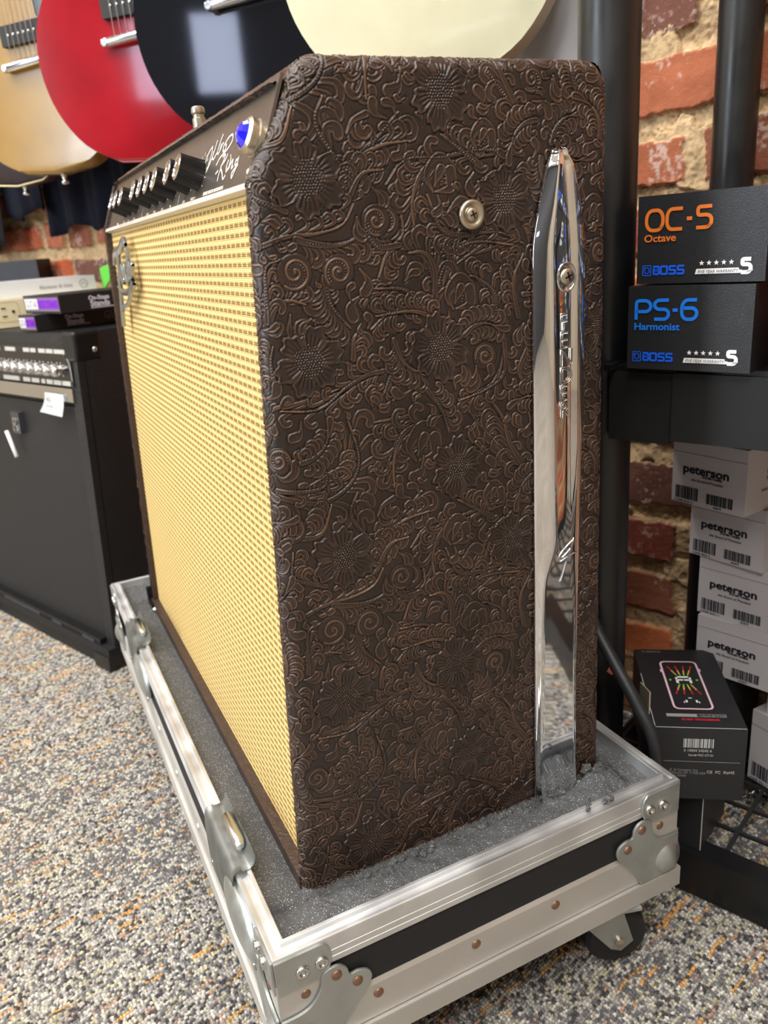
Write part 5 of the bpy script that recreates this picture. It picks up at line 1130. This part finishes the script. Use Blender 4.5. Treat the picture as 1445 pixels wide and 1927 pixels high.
# ------------------------------------------------------------ guitars on the wall rail
rail = thing('guitar_rail', 'black wall rail on the brick from which the guitars hang', 'rail', wf(-.65, .61, 1.80))
mk('bar', box(B(), -1.75, .035, .585, .610, 1.80, 1.86), BLK, rail, WF, bevel=.002)
for x in (-1.6, -.8, -.02): mk('bracket', box(B(), x, x+.04, .6102, .640, 1.79, 1.87), BLK, rail, WF)
BODY = [(0, 0), (.060, .006), (.115, .038), (.152, .090), (.166, .150), (.158, .205), (.132, .252), (.116, .290), (.122, .330), (.128, .365), (.108, .392), (.070, .404), (.045, .395), (.030, .385)]
def guitar(name, label, cen, zb_, az, col, rough=.06, top=None, bindc=None, kind_='jr', sc_=1.0, rim=None, lean=0):
    d = Vector((math.sin(R(az)), math.cos(R(az)), 0)); n_ = d.cross(Vector((0, 0, 1)))       # d: to the right as seen from the front
    M = PM(Vector((cen[0], cen[1], zb_)), d, Vector((0, 0, 1))) @ RZ(lean) @ Matrix.Scale(sc_, 4)
    t_ = thing(name, label, 'electric guitar', M @ Vector((0, .20, -.02)), 'electric guitars hanging on the wall')
    Lr = [(-x, y) for x, y in BODY]; Rr = [(x, y) for x, y in BODY]; Rr = Rr[:10]+[(.105, .372), (.070, .345), (.045, .345), (.030, .385)]
    out = cat(Rr[1:], 4)[:-1]+[Vector((.028, .392)), Vector((-.028, .392))]+cat(Lr[1:][::-1], 4)
    out = [Vector((0, 0))]+[Vector((p.x, p.y)) for p in out]
    TH = .044
    b = prism(B(), [(p.x, p.y) for p in out], -TH, 0, M)
    fc = [f for f in b.faces if len(f.verts) > 6]; es = set(e for f in fc for e in f.edges)
    bmesh.ops.bevel(b, geom=list(es), offset=.006, segments=4, profile=.5, affect='EDGES')
    mm = col if not rim else [col, rim]
    bd = mk('body', b, mm, t_, smooth=True); bd.data.set_sharp_from_angle(angle=R(60))
    if bindc:
        b = B(); tube(b, [(p.x*.997, p.y*.997+.0004, -.0022) for p in out]+[(0, .0004, -.0022)], .0016, 6, M, cap=False); mk('binding', b, bindc, t_, smooth=True)
    nk = mk('neck', box(B(), -.024, .024, .36, .86, -.018, .004, M), mat('neck_wood', (96, 50, 30), .35) , t_, bevel=.004)
    b = B(); prism(b, [(-.022, .86), (.022, .86), (.040, .90), (.034, 1.03), (-.034, 1.03), (-.040, .90)], -.016, -.002, M); mk('headstock', b, BLKG, t_)
    b = B(); lathe(b, [(.006, 0), (.0045, .004), (.004, .008), (.0072, .012), (.006, .015), (0, .016)], 16, M @ PM((0, 0, -TH/2), (1, 0, 0), (0, 0, 1)) @ T(0, 0, .0)); mk('strap_button', b, SILVER, t_, smooth=True)
    b = B()
    for k in range(6): tube(b, [((k-2.5)*.0104, .1725, .0130), ((k-2.5)*.0070, .88, .008)], .0005, 5, M, cap=False)
    mk('strings', b, SILVER, t_, kind='stuff')
    b = B(); tube(b, [(-.047, .166, .0095), (-.040, .167, .0105), (.040, .171, .0105), (.047, .172, .0095)], [.0058, .0068, .0068, .0058], 14, M); br = mk('bridge', b, CHROME2, t_, smooth=True)
    for x in (-.0430, .0430): mk('bridge_post', lathe(B(), [(.0058, 0), (.0058, .0165), (.0045, .0175), (0, .0175)], 18), CHROME2, br, M @ T(x, .1665+(x > 0)*.005, 0), smooth=True, auto=True)
    b = B(); box(b, -.042, .042, .198, .228, 0, .0095, M); pk = mk('pickup', b, BLKM, t_, bevel=.002)
    for k in range(6): mk('pole_piece', lathe(B(), [(.0024, 0), (.0020, .0010), (0, .0012)], 10), SILVER, pk, M @ T((k-2.5)*.0104, .213, .0095), smooth=True)
    b = B(); prism(b, [(.030, .235), (.052, .200), (.095, .225), (.105, .300), (.085, .340), (.030, .340)], .0008, .0030, M); mk('pickguard', b, BLKG, t_)
    for k, (x, y) in enumerate(((.100, .110), (.128, .165))):
        Mk = M @ T(x, y, .0)
        q = mk('volume_knob', lathe(B(), [(.0125, 0), (.0120, .006), (.0095, .0065), (.0090, .0150), (.0085, .0160), (0, .0160)], 24), BLKM, t_, Mk, smooth=True, auto=True); mk('knob_cap', lathe(B(), [(.0072, .0160), (.0072, .0166), (0, .0168)], 20), CHROME2, q, Mk)
    # yoke from the rail under the headstock
    top_ = M @ Vector((0, .885, -.010)); e_ = WF.inverted() @ top_; b = B()
    tube(b, [wf(e_.x, .585, 1.83), wf(e_.x, max(.50, e_.y+.02), 1.83), wf(e_.x, max(.50, e_.y+.02), top_.z+.1), top_+Vector((0, 0, .004))], .005, 8); mk('hanger_arm', b, BLK, rail, smooth=True)
    return t_
YEL = mat('yellow_lacquer', (146, 108, 20), .24, coat=.15, noise=.7, nscale=18, ndark=.82)
REDL = mat('cherry_lacquer', (158, 10, 24), .10, coat=.9, noise=.8, nscale=14, ndark=.6)
BLKL = mat('black_lacquer', (7, 9, 16), .05, coat=1)
CRL = mat('cream_lacquer', (206, 200, 168), .34, coat=.2, noise=.6, nscale=30, ndark=.92)
SUN = mat('dark_sunburst', (40, 22, 16), .4, spec=.2)
PALE = mat('pale_binding', (226, 210, 160), .4)
guitar('electric_guitar', 'mustard yellow single-cut electric guitar with black pickup, leftmost of the big hanging ones', (.0230, 1.083), .640, 134, YEL, lean=2)
guitar('electric_guitar', 'cherry red single-cut electric guitar hanging between the yellow and black ones', (.1540, .863), .632, 128, REDL, bindc=mat('dark_red_edge', (120, 20, 26), .3), lean=2)
guitar('electric_guitar', 'glossy black electric guitar hanging between the red and cream ones', (.2650, .686), .640, 131, BLKL, lean=1.5)
guitar('electric_guitar', 'satin cream electric guitar hanging nearest, above the brown leather amplifier', (.3700, .400), .650, 134, CRL, sc_=.99)
guitar('electric_guitar', 'dark sunburst guitar with pale binding, only its lower rim showing behind the yellow one', (-.030, 1.290), .640, 134, SUN, bindc=PALE)

# ------------------------------------------------------------ shirts hanging on the brick wall
def shirt(x0, x1, z0, z1, y, m_, label, seed=1, amp_=.014, grp=None, slant=0.):
    r_ = random.Random(seed); ph = [r_.uniform(0, 6) for _ in range(5)]; us = np.linspace(0, 1, 70); vs = np.linspace(0, 1, 40); b = B(); V = []
    for v in vs:
        row = []
        for u in us:
            x = x0+(x1-x0)*u; f_ = amp_*(.3+.7*(1-v))*(math.sin(x*58+ph[0]+v*1.5)+.5*math.sin(x*121+ph[1]-v*2)+.3*math.sin(v*14+x*20+ph[2]))
            z = z0+(z1-z0)*v+(1-v)*(.010*math.sin(x*34+ph[3])+slant*(u-.5)); row.append(b.verts.new((x, y-abs(amp_)*1.2-f_*.8, z)))
        V.append(row)
    for a, c_ in zip(V, V[1:]):
        for i in range(len(a)-1): b.faces.new((a[i], a[i+1], c_[i+1], c_[i]))
    bmesh.ops.solidify(b, geom=b.faces[:], thickness=.0025)
    return mk('hanging_shirt', b, m_, M=WF, smooth=True, label=label, cat='shirt', group=grp)
G_ = 'folded shirts hanging on the wall'
shirt(-1.50, -1.31, .600, 1.21, .600, FABN, 'navy cotton garment hanging on the brick wall, middle of the dark ones', 3, .010, G_)
shirt(-1.33, -.98, .560, 1.21, .612, FABN, 'dark navy garment hanging on the brick wall nearest the brown amplifier', 5, .010, G_)
shirt(-1.80, -1.49, .545, 1.21, .588, mat('black_cotton', (20, 22, 30), .95, bump=.5, bscale=900), 'near-black garment hanging at the left picture edge above the black amplifier', 8, .012, G_)
shirt(-.385, -.07, .655, 1.21, .624, FABW, 'white cotton shirt hanging behind the cream guitar', 11, .004, G_)
mk('garment_rail', box(B(), -1.85, 0.0, .586, .598, .955, .975) if False else lathe(B(), [(.008, 0), (.008, 1.9), (0, 1.9)], 16, PM((-1.85, .600, 1.22), (0, 1, 0), (0, 0, 1))), BLK, M=WF, label='thin dark garment rail along the brick wall behind the guitars', cat='rail')
